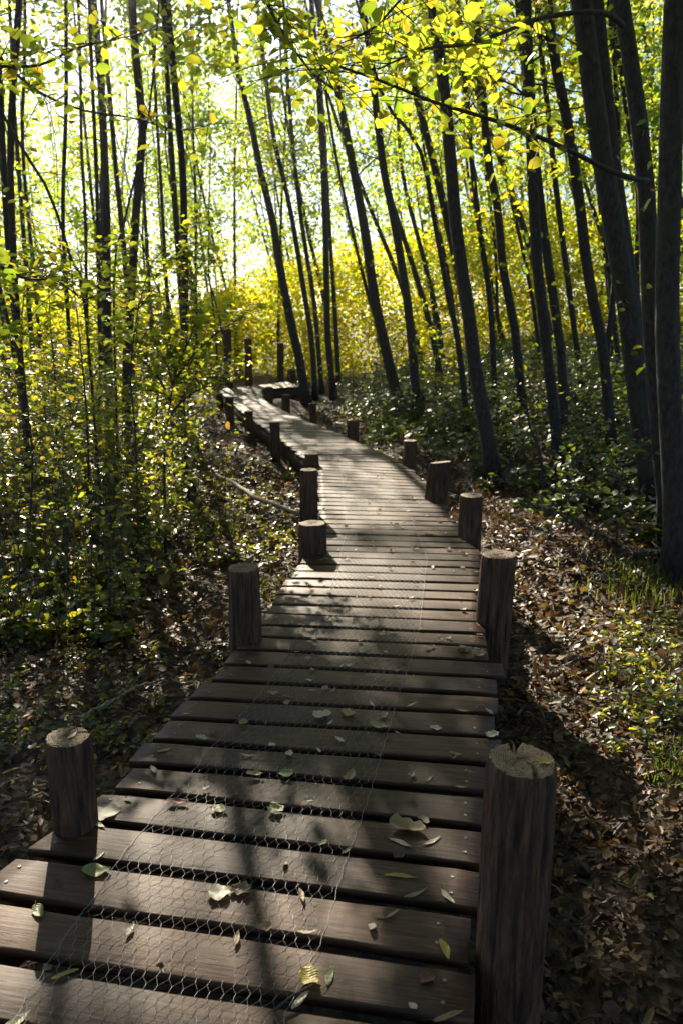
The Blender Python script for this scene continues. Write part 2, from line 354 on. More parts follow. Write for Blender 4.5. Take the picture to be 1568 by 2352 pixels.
while s < S_END - .1:
    d = max(0, s - cum[1])
    pitch = np.interp(d, [0, 1.2, 3.2, 8, 20], [.192, .186, .150, .165, .20])*random.uniform(.97, 1.03)
    gap = np.interp(d, [0, 1.2, 3.2, 8, 20], [.036, .034, .024, .020, .018])*random.uniform(.75, 1.3)
    plank(s, s + pitch - gap, k, -1 < s - cum[1] < 2.6); plank_s.append(s); s += pitch; k += 1
print('planks', k)
# bearers under both edges
for side, E in ((1, edgeL), (-1, edgeR)):
    ss = np.linspace(cum[0]+.1, S_END-.1, 9)
    for a, b in zip(ss[:-1], ss[1:]):
        q = np.linspace(a+.01, b-.01, 7); mb = MB(); VV = []
        for t_ in q:
            p = E(t_); o_ = (edgeR(t_) if side > 0 else edgeL(t_)); inw = unit(o_-p)
            for off, z in ((.05, -TH-.004), (.13, -TH-.004), (.13, -.24), (.05, -.24)):
                w_ = p + inw*off; VV.append((w_[0], w_[1], z))
        Q = [[i_*4+j, i_*4+(j+1) % 4, (i_+1)*4+(j+1) % 4, (i_+1)*4+j] for i_ in range(6) for j in range(4)] + [[0, 1, 2, 3], [27, 26, 25, 24]]
        mb.add(VV, Q); link('beam', mb.mesh('beam', M['beam']), bw)

# ------------------------------------------------------------------ posts
def post(px, top_py, w, Yb, label, lean=(0, 0), cracks=0, seed=0, group='posts flanking the boardwalk', slope=0.0, cat='post', name='wooden_post'):
    """px, top_py: centre of the cut top; Yb distance of the post"""
    rs = np.random.default_rng(seed)
    p = at_y(px, top_py, Yb); r = pxw(w, p)/2; zb = float(ground(p[0], p[1])) - .15; h = p[2] - zb
    base = np.array([p[0]-lean[0]*h, p[1]-lean[1]*h, zb])
    root = empty(name, base); tag(root, label, cat, group)
    ns, nh = 96, 26; th = np.arange(ns)*2*math.pi/ns
    ph = rs.random(6)*6.28
    prof = 1 + .05*np.cos(th+ph[0]) + .03*np.cos(2*th+ph[1]) + .018*np.cos(5*th+ph[2]) + .012*rs.normal(size=ns)
    grooves = rs.normal(size=ns)*.022
    VV = []; zt = np.r_[np.linspace(0, .975, nh-3), .988, .997, 1.0]
    for i_, f in enumerate(zt):
        z = f*h
        rr = r*prof*(1+.05*(1-f)) * (1 + grooves*(1+.6*np.sin(9*f+ph[3]))) + r*.02*np.sin(7*f+th*2+ph[4])
        for q_ in range(4):   # long drying splits
            a_ = ph[q_] + .12*math.sin(f*4+ph[5]); da = np.abs((th - a_ + math.pi) % (2*math.pi) - math.pi); c0 = (q_*.37 + ph[5]) % 1
            rr = rr - r*.10*np.clip(1 - da/.055, 0, 1)*max(0, 1-abs(f-c0)/.55)
        rr = rr + r*.05*np.exp(-((th-ph[4])/.35)**2)*math.exp(-((f-.45)/.05)**2)
        if f > .98: rr = rr*(1 - (f-.98)/.02*.05)
        tz = slope*np.cos(th+ph[5])*r if f > .9 else 0
        VV.append(np.c_[rr*np.cos(th)+lean[0]*z, rr*np.sin(th)+lean[1]*z, np.full(ns, z)+tz])
    rim = VV[-1].copy(); VV = np.vstack(VV)
    n = len(zt); i2 = np.arange(n-1)[:, None]*ns; j = np.arange(ns)[None]; j2 = (j+1) % ns
    Q = np.stack([i2+j, i2+j2, i2+ns+j2, i2+ns+j], -1).reshape(-1, 4)
    o = link('shaft', mesh_np('shaft', VV, [Q, np.arange(ns)[::-1][None]], M['post'], True), root)
    # cut top with drying cracks as real grooves
    nr = 22; c = rim.mean(0); VT = []
    angs = ph[:cracks] if cracks else []
    for q in range(nr+1):
        f = 1 - q/nr
        P = c + (rim-c)*f; P[:, 2] += .003*min(1, (1-f)*8) + .0012*rs.normal(size=ns)
        for a_ in angs:
            da = (th - a_ - .15*math.sin(f*5) + math.pi) % (2*math.pi) - math.pi
            dist = np.abs(np.sin(da))*f*r; hit = (dist < r*.07*(f+.2)) & (np.cos(da) > 0) & (f > .03)
            P[hit, 2] -= .02*min(1, f*2)
        VT.append(P)
    VT = np.vstack(VT); i2 = np.arange(nr)[:, None]*ns
    Q = np.stack([i2+j, i2+j2, i2+ns+j2, i2+ns+j], -1).reshape(-1, 4)
    VT -= c
    o2 = link('cut_top', mesh_np('cut_top', VT, [Q], M['end']), root); o2.location = [float(v) for v in c]
    return root, p, r
P1, P1p, P1r = post(154, 1692, 100, 2.27, 'nearest left post, with a sawn top and a pale narrow leaf on it', (0, 0), 2, 3)
post(557, 1304, 74, 3.80, 'rough dark post on the left edge, second from the front', (.0, 0), 0, 4)
post(717, 1202, 60, 5.35, 'stubby post at the left edge where the pale dead branch ends', (0, 0), 0, 5)
post(710, 1079, 40, 6.45, 'tall thin post just behind the stubby one', (0, 0), 0, 6)
post(716, 1042, 30, 8.7, 'post half hidden behind the tall thin one at the left bend', (0, 0), 0, 7)
post(632, 969, 22, 10.3, 'post against the side beam, first one past the bend on the left', (0, 0), 0, 8)
post(571, 944, 20, 12.1, 'middle post of the left row past the bend', (0, 0), 0, 9)
post(527, 911, 18, 14.0, 'dark post at the far left corner of the boardwalk', (0, 0), 0, 10)
post(505, 904, 15, 16.4, 'farthest and smallest post on the outer left side of the boardwalk', (0, 0), 0, 12)
Q1, Q1p, Q1r = post(1197, 1744, 157, 1.75, 'big foreground post at bottom right with a deep forked crack in its top', (0, 0), 3, 2)
post(1144, 1274, 78, 4.05, 'broad split post on the right edge, second from the front', (.03, 0), 0, 13)
post(1081, 1138, 52, 5.75, 'upright post on the right edge beside the sunlit leaf litter', (0, 0), 0, 14)
post(1011, 1062, 50, 7.05, 'post with pale top leaning to the right at the bend', (.10, 0), 0, 15, slope=.15)
post(942, 1012, 31, 8.75, 'short post in shade just past the leaning one on the right', (0, 0), 0, 16)
post(810, 965, 26, 10.9, 'low post on the right edge halfway along the far stretch', (0, 0), 0, 17)
post(718, 927, 17, 13.2, 'small post right of the far stretch, below the leaning trunks', (-.05, 0), 0, 18)
post(657, 907, 18, 15.2, 'stub in front of the far corner beam, nearer of two', (0, 0), 0, 19)
post(618, 889, 17, 16.9, 'stub at the inner corner where the boardwalk turns right', (0, 0), 0, 20)
TG = 'tall posts at the far turn'
post(521, 756, 19, 19.2, 'tallest square-topped post at the far turn, leftmost', (-.01, 0), 0, 21, TG)
post(570, 778, 16, 20.2, 'second tall post at the far turn, against yellow leaves', (0, 0), 0, 22, TG)
post(644, 787, 15, 22.0, 'third tall post at the far turn, brown and partly shaded', (0, 0), 0, 23, TG)
post(670, 846, 20, 20.2, 'lower wide post at the right end of the far turn', (-.03, 0), 0, 24, TG)

# ------------------------------------------------------------------ wire netting
wl = [(-60, 2520), (62, 2290), (182, 2110), (300, 1945), (408, 1822), (487, 1725), (566, 1632), (640, 1540), (700, 1440), (752, 1362), (782, 1290), (795, 1220), (790, 1150), (782, 1072)]
wr = [(610, 2560), (662, 2330), (742, 2170), (795, 1975), (838, 1850), (872, 1745), (908, 1635), (936, 1540), (962, 1432), (976, 1345), (978, 1287), (958, 1222), (930, 1160), (905, 1100)]
WLp = np.array([at_z(*q)[:2] for q in wl]); WRp = np.array([at_z(*q)[:2] for q in wr])
wc = (WLp+WRp)/2; wcum = np.r_[0, np.cumsum(np.linalg.norm(np.diff(wc, axis=0), axis=1))]
def wpos(u, v):
    v = np.clip(v, 0, wcum[-1])
    lx = np.stack([np.interp(v, wcum, WLp[:, 0]), np.interp(v, wcum, WLp[:, 1])], -1)
    rx = np.stack([np.interp(v, wcum, WRp[:, 0]), np.interp(v, wcum, WRp[:, 1])], -1)
    p = lx*(1-u[..., None]) + rx*u[..., None]
    z = .0065 + .004*np.sin(u*14+v*5) + .003*np.sin(v*19+u*6)
    return np.concatenate([p, z[..., None]], -1)
def wires(A, B, rad, sides=3):
    d = unit(B-A); s_ = unit(np.cross(d, np.tile([0, 0, 1.0], (len(d), 1)))); t_ = np.cross(d, s_)
    th = np.arange(sides)*2*math.pi/sides + .5
    off = (np.cos(th)[None, :, None]*s_[:, None] + np.sin(th)[None, :, None]*t_[:, None])*rad
    V = np.concatenate([A[:, None]+off, B[:, None]+off], 1)
    b = np.arange(len(A))[:, None, None]*2*sides; j = np.arange(sides)[None, :, None]; j2 = (j+1) % sides
    Q = np.concatenate([b+j, b+j2, b+j2+sides, b+j+sides], -1).reshape(-1, 4); return V.reshape(-1, 3), Q
net = empty('wire_netting', (0, 0, 0)); tag(net, 'strip of hexagonal wire netting laid along the middle of the boardwalk', 'wire netting')
nu = 20; cell = 1.0/nu; hl = .040   # across cells, along pitch
E0, E1, Tw = [], [], []
nv = int(wcum[-1]/hl)
for r_ in range(nv):
    u0 = (np.arange(nu)+.5*(r_ % 2))*cell; v0 = r_*hl
    # zigzag row then twisted link
    A = np.stack([u0, np.full(nu, v0)], -1)
    tw = np.stack([u0, np.full(nu, v0+hl*.42)], -1)
    jit = rng.normal(size=(nu, 2))*[.0035, .0012]
    E0.append(A); E1.append(tw); Tw.append(1)
    nxt_l = np.stack([u0-cell/2, np.full(nu, v0+hl)], -1); nxt_r = np.stack([u0+cell/2, np.full(nu, v0+hl)], -1)
    E0.append(tw); E1.append(nxt_l); Tw.append(0); E0.append(tw); E1.append(nxt_r); Tw.append(0)
def jitter(P):
    k1 = np.sin(P[:, 0]*913+P[:, 1]*1371)*.0035*0 ; 
    a = np.sin(P[:, 0]*60.3+P[:, 1]*91.7)*.0032 + np.sin(P[:, 1]*47)*.002; b = np.sin(P[:, 0]*77.1-P[:, 1]*63.9)*.002
    return np.stack([P[:, 0]+a, P[:, 1]+b], -1)
mb = MB()
for is_t in (0, 1):
    A = np.vstack([a for a, t_ in zip(E0, Tw) if t_ == is_t]); B = np.vstack([a for a, t_ in zip(E1, Tw) if t_ == is_t])
    ok = (A[:, 0] > -.001) & (A[:, 0] < 1.001) & (B[:, 0] > -.001) & (B[:, 0] < 1.001) & (B[:, 1] < wcum[-1])
    A, B = jitter(A[ok]), jitter(B[ok]); A3, B3 = wpos(A[:, 0], A[:, 1]), wpos(B[:, 0], B[:, 1])
    mb.add(*wires(A3, B3, .0009 if is_t else .0005, 4 if is_t else 3))
link('netting', mb.mesh('netting', M['wire']), net)
for u in (0.0, 1.0):
    v = np.linspace(0, wcum[-1], 420); uu = np.full(420, u); 
    P = wpos(uu, v); P[:, 0] += .0025*np.sin(v*70) + .006*np.sin(v*4.3+u*3); P[:, 2] += .002
    mb = MB(); mb.tube(P, .0009, 4); link('edge_wire', mb.mesh('edge_wire', M['wire']), net)

# ------------------------------------------------------------------ trees
LIT = []   # openings in the crowns: where sun reaches (cx, cy, rx, ry, share of leaves kept)
def lit(px, py, wx, hy, keep, z=0):
    c = at_z(px, py, z); a = at_z(px, py-hy, z); LIT.append((c[0], c[1], pxw(wx, c)+.06, abs(a[1]-c[1])+.10, keep**1.8))
lit(850, 1115, 150, 45, .05); lit(850, 1335, 200, 50, .12); lit(640, 1335, 100, 40, .35); lit(880, 1215, 130, 12, .7); lit(230, 1880, 110, 90, .1); lit(60, 2020, 110, 50, .15)
lit(560, 1960, 220, 60, .45); lit(700, 1830, 120, 40, .4); lit(60, 2180, 150, 110, .15); lit(300, 2110, 130, 70, .3); lit(130, 2330, 220, 60, .2); lit(480, 2150, 170, 60, .45)
lit(930, 1875, 180, 40, .3); lit(1060, 2010, 50, 70, .2); lit(1050, 2170, 60, 50, .2); lit(780, 1455, 120, 25, .4); lit(500, 1790, 150, 30, .5); lit(700, 1545, 170, 25, .6)
lit(1240, 1320, 170, 170, .03, -.3); lit(1430, 1440, 160, 70, .3, -.2); lit(1280, 1180, 120, 60, .3, -.2); lit(1400, 1120, 120, 60, .35, 0); lit(1100, 1150, 90, 60, .4, -.2)
lit(600, 925, 50, 12, .3); lit(260, 1620, 120, 60, .4, -.4)
lit(220, 1000, 330, 110, .55, .3); lit(560, 1180, 90, 60, .4, -.4); lit(230, 1210, 230, 50, .8, .1)
lit(420, 2050, 430, 260, .38); lit(620, 1850, 300, 60, .6); lit(190, 2030, 150, 190, .02); lit(450, 2300, 120, 60, .1)
def lit3(px, py, y, r, keep):
    p = at_y(px, py, y); q = p - SD*(p[2]/SD[2]); LIT.append((q[0], q[1], r, r*1.5, keep))
for q_ in ((90, 140, 3.3, .55, .1), (280, 220, 4.5, .6, .15), (690, 100, 3.6, .5, .12), (900, 60, 3.3, .5, .12), (950, 180, 4.2, .5, .15), (780, 150, 3.8, .45, .12), (80, 620, 3.6, .4, .15)): lit3(*q_)
LITA = np.array(LIT)
def shade_keep(P):
    """which crown leaves stay, given the openings above"""
    t = P[:, 2]/SD[2]; q = P[:, :2] - SD[None, :2]*t[:, None]
    k = np.ones(len(P))
    for cx, cy, rx, ry, kp in LITA:
        d = ((q[:, 0]-cx)/rx)**2 + ((q[:, 1]-cy)/ry)**2
        f = np.clip((1.25-d)/.5, 0, 1); k = np.minimum(k, 1 - f*(1-kp))
    return rng.random(len(P)) < k

DARK = []  # deck patches to be shaded: crowns get extra leaves sunward of them
def dark(px, py, wx, hy, n):
    c = at_z(px, py, 0); a = at_z(px, py-hy, 0); DARK.append((c[0], c[1], pxw(wx, c), abs(a[1]-c[1]), n))
dark(820, 1530, 330, 40, 5); dark(960, 1765, 170, 40, 4); dark(560, 1660, 220, 40, 3); dark(920, 2230, 230, 110, 3); dark(850, 1235, 240, 10, 4); dark(700, 985, 120, 22, 4); dark(860, 1045, 120, 8, 4); dark(860, 1420, 220, 16, 3); dark(620, 940, 60, 12, 3)
dark(500, 2000, 60, 70, 3); dark(690, 2080, 60, 80, 3); dark(600, 1890, 70, 22, 3); dark(800, 1900, 60, 30, 3); dark(400, 2240, 70, 40, 3); dark(740, 1600, 160, 18, 3)
def thicken(P, base):
    """extra leaf clusters added where the crown is to shade the boards"""
    B = P + base; q = B[:, :2] - SD[None, :2]*(B[:, 2]/SD[2])[:, None]; out = [P]
    for cx, cy, rx, ry, n in DARK:
        m = ((q[:, 0]-cx)/rx)**2 + ((q[:, 1]-cy)/ry)**2 < 1
        if m.any(): out.append(np.repeat(P[m], n, 0) + rng.normal(size=(m.sum()*n, 3))*.10)
    return np.vstack(out)

def spline(P, n):
    P = np.asarray(P, float); d = np.r_[0, np.cumsum(np.linalg.norm(np.diff(P, axis=0), axis=1))]; out = []
    for s_ in np.linspace(0, d[-1], n):
        i_ = int(np.clip(np.searchsorted(d, s_)-1, 0, len(P)-2)); t_ = (s_-d[i_])/(d[i_+1]-d[i_])
        a, b = P[max(i_-1, 0)], P[min(i_+2, len(P)-1)]
        m0 = (P[i_+1]-a)*.5; m1 = (b-P[i_])*.5
        out.append((2*t_**3-3*t_*t_+1)*P[i_]+(t_**3-2*t_*t_+t_)*m0+(-2*t_**3+3*t_*t_)*P[i_+1]+(t_**3-t_*t_)*m1)
    return np.array(out)
def limb(mb, p0, d0, L, r0, leafP, n_leaf, spread=.16, twigs=3, start=.25, sides=4):
    """a curved limb with side twigs; adds leaf positions"""
    k = 6; P = [np.array(p0)]; d = unit(np.array(d0, float))
    for _ in range(k):
        d = unit(d + rng.normal(size=3)*.16 + np.array([0, 0, .03])); P.append(P[-1] + d*L/k)
    P = np.array(P); mb.tube(P, np.linspace(r0, r0*.2, k+1), sides, cap=False)
    per = max(1, int(n_leaf/(twigs+1)))
    def strew(Q, n, sprd):
        t_ = start + (1-start)*rng.random(n)**.8; idx = t_*(len(Q)-1); i_ = np.minimum(idx.astype(int), len(Q)-2); f = (idx-i_)[:, None]
        leafP.append(Q[i_]*(1-f)+Q[i_+1]*f + rng.normal(size=(n, 3))*sprd*np.array([1, 1, .7]))
    strew(P, per, spread)
    for _ in range(twigs):
        i_ = random.randint(1, k-1); dd = unit(d + rng.normal(size=3)*.8); l2 = L*random.uniform(.25, .5)
        Q = [P[i_]]
        for _ in range(3): dd = unit(dd + rng.normal(size=3)*.25); Q.append(Q[-1]+dd*l2/3)
        Q = np.array(Q); mb.tube(Q, np.linspace(r0*.4, r0*.12, 4), 3, cap=False); strew(Q, per, spread*.8)

def make_tree(name, label, cat, T, rad, h0, nb, leafn, lsize, lmat, group, trunk_mat, sides=10, blen=(.8, 1.9), kind='ovate', dens_low=.35, rot=0, extra=None, filt=True, spread=.16):
    """T trunk points in world, rad radii"""
    base = T[0].copy(); root = empty(name, base); tag(root, label, cat, group)
    L = T - base; mb = MB(); mb.tube(L, rad, sides, wob=.06)
    lp = []; zs = L[:, 2]; Ht = zs[-1]
    for _ in range(nb):
        f = random.random(); h = h0 + (Ht-h0)*f
        if h < 3.0 and random.random() > dens_low: h = h0 + (Ht-h0)*random.uniform(.3, 1)
        i_ = int(np.clip(np.searchsorted(zs, h)-1, 0, len(zs)-2)); t_ = (h-zs[i_])/(zs[i_+1]-zs[i_]+1e-6); p = L[i_]*(1-t_)+L[i_+1]*t_
        a = random.random()*6.283; up = random.uniform(.25, .9)
        ln = random.uniform(*blen)*(1.15-.55*(h/Ht))
        if filt:
            tip = np.array([[math.cos(a), math.sin(a), up]])*ln*np.array([[.35], [.7]]) + p + base
            if random.random() < .7 and not shade_keep(tip).all(): continue
        limb(mb, p, (math.cos(a), math.sin(a), up), ln, max(.005, rad[i_]*.2), lp, leafn, spread=spread)
    for _ in range(7):   # short dead twigs low on the stem
        h = random.uniform(.5, 3.4); i_ = int(np.clip(np.searchsorted(zs, h)-1, 0, len(zs)-2)); t_ = (h-zs[i_])/(zs[i_+1]-zs[i_]+1e-6); p = L[i_]*(1-t_)+L[i_+1]*t_; a = random.random()*6.283
        limb(mb, p, (math.cos(a), math.sin(a), random.uniform(0, .9)), random.uniform(.15, .6), .005, lp, 4, .05, 1)
    if extra: extra(mb, lp, base)
    link('trunk', mb.mesh('trunk', trunk_mat, True), root)
    P = np.vstack(lp)
    if filt: P = P[shade_keep(P + base)]; P = thicken(P, base)
    sz = lsize*(.65+.7*rng.random(len(P)))
    V, Q = leaves(P, sz, .75, kind)
    link('crown', leaf_mesh('crown', [(V, Q)], lmat), root)
    return root

def px_trunk(pts, w0, w1, base_on_ground=True, top=11.0, n=26, Yb=None, dy=0.0):
    """pts from base up, on the sheet"""
    b = at_ground(*pts[0]) if Yb is None else None
    Y0 = b[1] if b is not None else Yb
    P = [at_y(q[0], q[1], Y0 + dy*i_) for i_, q in enumerate(pts)]
    if b is not None: P[0] = b
    else: P[0][2] = float(ground(P[0][0], P[0][1]))
    P[0] = P[0] + np.array([0, 0, -.06])
    r0, r1 = pxw(w0, P[0])/2, pxw(w1, P[-1])/2
    zl = P[-1][2]
    d = unit(P[-1]-P[-2]); d = unit(d*np.array([.6, .6, 1])); m = len(P)
    while P[-1][2] < top: P.append(P[-1] + d*1.2 + rng.normal(size=3)*[.05, .05, 0])
    S = spline(P, n); rr = np.interp(S[:, 2], [P[0][2], P[0][2]+.25, zl, max(top, zl+1)], [r0*1.55, r0, r1, r1*.25])
    return S, rr
AL = 'slender trees beside the boardwalk'
def ptree(label, pts, w0, w1, top=11., h0=3.2, nb=22, leafn=42, ls=.075, mat='leaf_green', Yb=None, group=AL, name='alder_tree', bark='bark', extra=None, **kw):
    S, rr = px_trunk(pts, w0, w1, top=top, Yb=Yb)
    return make_tree(name, label, 'tree', S, rr, h0, nb, leafn, ls, M[mat], group, M[bark], extra=extra, **kw)

# right-hand trees
def big_branches(mb, lp, base):
    """two long bare limbs reaching left over the path, large leaves at their ends"""
    for pts, Ys in ((((1487, 415), (1455, 410), (1400, 392), (1300, 343), (1200, 300), (1100, 266), (1000, 236), (900, 196), (800, 160), (690, 128)), (5.1, 3.7)),
                (((1430, 60), (1405, 38), (1370, 28), (1300, 31), (1220, 48), (1170, 68), (1100, 95), (1040, 106), (985, 110), (930, 130), (870, 158)), (5.1, 3.9))):
        n = len(pts); P = np.array([at_y(x, y, Ys[0]+(Ys[1]-Ys[0])*i_/(n-1)) for i_, (x, y) in enumerate(pts)]) - base
        S = spline(P, 24); mb.tube(S, np.linspace(.017, .004, 24), 6)
        for i_ in range(9, 24):
            for _ in range(2):
                p = S[i_]; d = unit(rng.normal(size=3)*[.8, .6, .6] + [-.3, 0, .25]); l_ = random.uniform(.2, .5); Q = [p, p+d*l_*.5, p+d*l_+[0, 0, -.03]]
                mb.tube(np.array(Q), [.0035, .0025, .0015], 3, cap=False)
                t_ = rng.random(7)[:, None]; big.append(Q[0]*(1-t_)+Q[2]*t_ + rng.normal(size=(7, 3))*.05 + base)
big = []
ptree('trunk at the right edge of the picture, thickest and darkest of all', [(1554, 1335), (1546, 1100), (1536, 900), (1530, 690), (1538, 400), (1549, 0), (1560, -200)], 54, 52, h0=4)
t2c = ptree('trunk just left of the thickest one, two long bare limbs reach left from it', [(1544, 1250), (1520, 1040), (1508, 900), (1496, 750), (1490, 600), (1480, 400), (1455, 200), (1425, 0), (1395, -180)], 46, 36, h0=4, extra=big_branches)
ptree('smooth grey trunk curving left, third from the right edge', [(1508, 1165), (1482, 1039), (1462, 889), (1440, 700), (1405, 500), (1365, 250), (1335, 0), (1310, -150)], 50, 48, h0=4)
ptree('slightly thinner trunk pressed against the right of the smooth grey one', [(1520, 1120), (1478, 900), (1462, 750), (1432, 550), (1405, 350), (1384, 150), (1368, 0)], 34, 32, h0=4)
ptree('lone trunk leaning left from the litter behind the leaning post', [(1138, 1112), (1115, 990), (1090, 850), (1072, 700), (1050, 560), (1038, 420), (1028, 300), (1012, 150), (990, 0)], 34, 25, h0=3.6)
ptree('trunk with a bent foot rising from the brambles right of the lone one', [(1286, 1088), (1270, 940), (1256, 820), (1243, 700), (1232, 600), (1222, 400), (1215, 200), (1205, 0)], 24, 27, h0=3.8)
ptree('dark trunk almost touching the bent-footed one on its right', [(1302, 950), (1290, 850), (1272, 700), (1250, 550), (1230, 380), (1205, 150), (1190, 0)], 22, 20, Yb=10.5, h0=4)
ptree('leaning trunk between the bent-footed one and the smooth grey one', [(1414, 985), (1386, 820), (1366, 720), (1345, 600), (1328, 450), (1305, 300), (1280, 175), (1255, 0)], 25, 24, Yb=9.5, h0=4)
ptree('thin trunk leaning left, crossing the yellow thicket right of the middle', [(1205, 880), (1180, 750), (1155, 625), (1142, 480), (1122, 380), (1105, 200), (1088, 0)], 20, 18, Yb=13, h0=4)
ptree('leaning rough trunk right of the far boardwalk, nearer of a close pair', [(922, 945), (898, 860), (880, 780), (858, 680), (845, 580), (830, 490), (808, 370), (780, 230), (755, 110), (728, 0)], 25, 15, top=12, h0=4)
ptree('rough trunk of the close pair that stands on the right', [(960, 935), (950, 850), (938, 720), (922, 610), (905, 510), (882, 400), (862, 240), (850, 130), (830, 0)], 21, 15, Yb=13.5, top=12, h0=4)
ptree('thin trunk whose top bows over to the left, beside the lone leaning one', [(1078, 900), (1052, 790), (1030, 690), (1008, 570), (990, 470), (972, 370), (945, 310), (905, 265), (872, 205)], 15, 8, Yb=12.5, top=8, h0=4)
ptree('thin sapling trunk left of the close rough pair', [(912, 900), (880, 790), (848, 690), (820, 580), (795, 470), (770, 350)], 9, 7, Yb=16, h0=4)
ptree('straight thin trunk between the lone leaning one and the thicket', [(1140, 850), (1125, 700), (1105, 560), (1085, 400), (1068, 200), (1050, 0)], 14, 12, Yb=15, h0=4)
ptree('thin pole-like trunk behind the leaning ones on the right', [(1340, 900), (1318, 760), (1300, 620), (1278, 450), (1262, 300), (1240, 100), (1232, 0)], 14, 13, Yb=14, h0=4)
ptree('narrow trunk showing between the two thick right-hand ones', [(1478, 880), (1462, 640), (1464, 460), (1450, 200), (1440, 0)], 11, 10, Yb=14, h0=4)
# middle
ptree('slim trunk at the far right corner of the boardwalk, leaning left', [(706, 912), (686, 815), (670, 750), (645, 625), (625, 500), (600, 400), (575, 275), (550, 175), (525, 0)], 22, 10, Yb=18, top=13, h0=4)
ptree('slim trunk next right of the far corner one', [(724, 885), (716, 784), (695, 650), (675, 525), (655, 425), (630, 325), (610, 175), (590, 0)], 13, 9, Yb=20, top=13, h0=4)
ptree('thin straight trunk in the middle of the far group of five', [(740, 880), (722, 700), (700, 560), (685, 450), (670, 300), (655, 100)], 11, 8, Yb=21, top=13, h0=4)
ptree('upright dark trunk in the far group, topmost part hidden in leaves', [(768, 875), (753, 784), (750, 650), (745, 450), (735, 250), (715, 0)], 15, 12, Yb=19, top=13, h0=4)
ptree('rightmost thin trunk of the far group of five', [(778, 865), (768, 700), (752, 450), (745, 300)], 11, 8, Yb=23, top=13, h0=4)
# left
LG = 'trees left of the boardwalk'
ptree('straight dark trunk, first thick one from the left edge', [(251, 960), (250, 889), (246, 700), (245, 500), (240, 350), (230, 150), (215, 0)], 21, 17, group=LG, bark='bark_dark', Yb=15.9, h0=5)
ptree('crooked trunk with a kink, between the two straight left-hand ones', [(292, 985), (290, 900), (297, 750), (304, 650), (312, 500), (318, 425), (329, 325), (325, 250), (312, 125), (303, 0)], 21, 18, group=LG, bark='bark_dark', Yb=9.4, h0=3.8)
ptree('trunk under the brightest glow, third thick one from the left', [(412, 985), (418, 900), (425, 750), (425, 650), (423, 500), (420, 375), (410, 275), (400, 175), (388, 30), (380, -60)], 18, 15, group=LG, bark='bark_dark', Yb=9.9, h0=3.8)
ptree('forked-looking trunk nearest the top left corner', [(60, 960), (45, 800), (35, 650), (28, 500), (24, 350), (32, 180), (45, 0)], 16, 16, group=LG, bark='bark_dark', Yb=8.0, h0=3.6)
ptree('dark trunk hugging the left edge of the picture', [(50, 900), (38, 760), (22, 600), (12, 440), (4, 280), (-6, 100)], 13, 15, group=LG, bark='bark_dark', Yb=8.6, h0=3.6)
ptree('thin pole left of the straight dark trunk, with a slight S bend', [(165, 860), (152, 650), (145, 475), (150, 325), (153, 200), (152, 0)], 10, 9, group=LG, bark='bark_dark', Yb=14, h0=4.5)
ptree('thinnest pole just left of the straight dark trunk', [(204, 860), (200, 700), (197, 500), (188, 350), (185, 150), (180, 0)], 8, 7, group=LG, bark='bark_dark', Yb=15.5, h0=4.5)
ptree('thin pole touching the straight dark trunk on its left side', [(230, 900), (228, 700), (225, 500), (220, 350), (213, 200), (205, 0)], 10, 8, group=LG, bark='bark_dark', Yb=13.5, h0=4.5)
ptree('thin leaning stem crossing from the top left corner down to the right', [(205, 790), (195, 700), (165, 600), (135, 500), (100, 415), (50, 340), (0, 250), (-60, 190)], 6, 7, group=LG, bark='bark_dark', Yb=7.0, top=3.7, h0=3.2, nb=4)
ptree('thin stem slanting right out of the crooked trunk\'s foot', [(250, 780), (262, 640), (280, 540), (300, 450), (330, 330), (350, 200)], 6, 5, group=LG, bark='bark_dark', Yb=9, top=7, h0=3.4, nb=8)
ptree('pole between the left edge and the S-bent one', [(95, 880), (85, 700), (72, 560), (60, 440), (52, 300), (58, 100)], 9, 8, group=LG, bark='bark_dark', Yb=15, h0=4.5)

# trees added towards the sun so their crowns, above the picture, shade the path
CG = 'trees added towards the sun to shade the path'
for i_, (x_, y_, lab_) in enumerate([(-2.36, 12.4, 'thin shade tree added behind the left posts of the far stretch, nearest one there'), (-3.74, 14.6, 'slim shade tree added in the gap between the kinked and glow trunks'),
        (-5.9, 15.6, 'slim shade tree added in the distance left of the tallest post, nearer of two'), (-3.6, 17.2, 'slim shade tree added just left of the far corner of the boardwalk'),
        (-7.6, 18.5, 'slim shade tree added in the bright gap left of the kinked trunk'), (-5.0, 21.5, 'slim shade tree added behind the tallest post at the far turn'),
        (-1.9, 24.5, 'slim shade tree added in the yellow thicket behind the third tall post'), (-8.6, 14.5, 'slim shade tree added in the bright left wood near the S-bent pole'),
        (-6.8, 23.5, 'slim far shade tree added in the brightest part of the wood'), (-3.4, 26.0, 'slim far shade tree added between the two leftmost tall posts'), (-5.9, 20.2, 'slim shade tree added left of the tallest post, leafy low down'), (-4.2, 23.4, 'slim leafy shade tree added behind the gap between tallest and second tall post'), (-7.4, 26.5, 'slim far shade tree added beyond the left undergrowth, leafy low down')]):
    zb_ = float(ground(x_, y_)); P_ = [np.array([x_, y_, zb_-.05])]; d_ = np.array([0, 0, 1.0])
    for _ in range(9): d_ = unit(d_ + rng.normal(size=3)*[.014, .03, 0]); P_.append(P_[-1] + d_*1.42)
    S_ = spline(np.array(P_), 22); r_ = random.uniform(.045, .075)
    make_tree('slender_tree', lab_, 'tree', S_, np.linspace(r_, r_*.22, 22), (1.2+.31*y_ if y_ < 19 else 3.2), 52, 96 if y_ < 19 else 44, .105, M['leaf_canopy'], CG, M['bark_dark'], sides=8, blen=(1.0, 2.4), dens_low=.3, spread=.2)

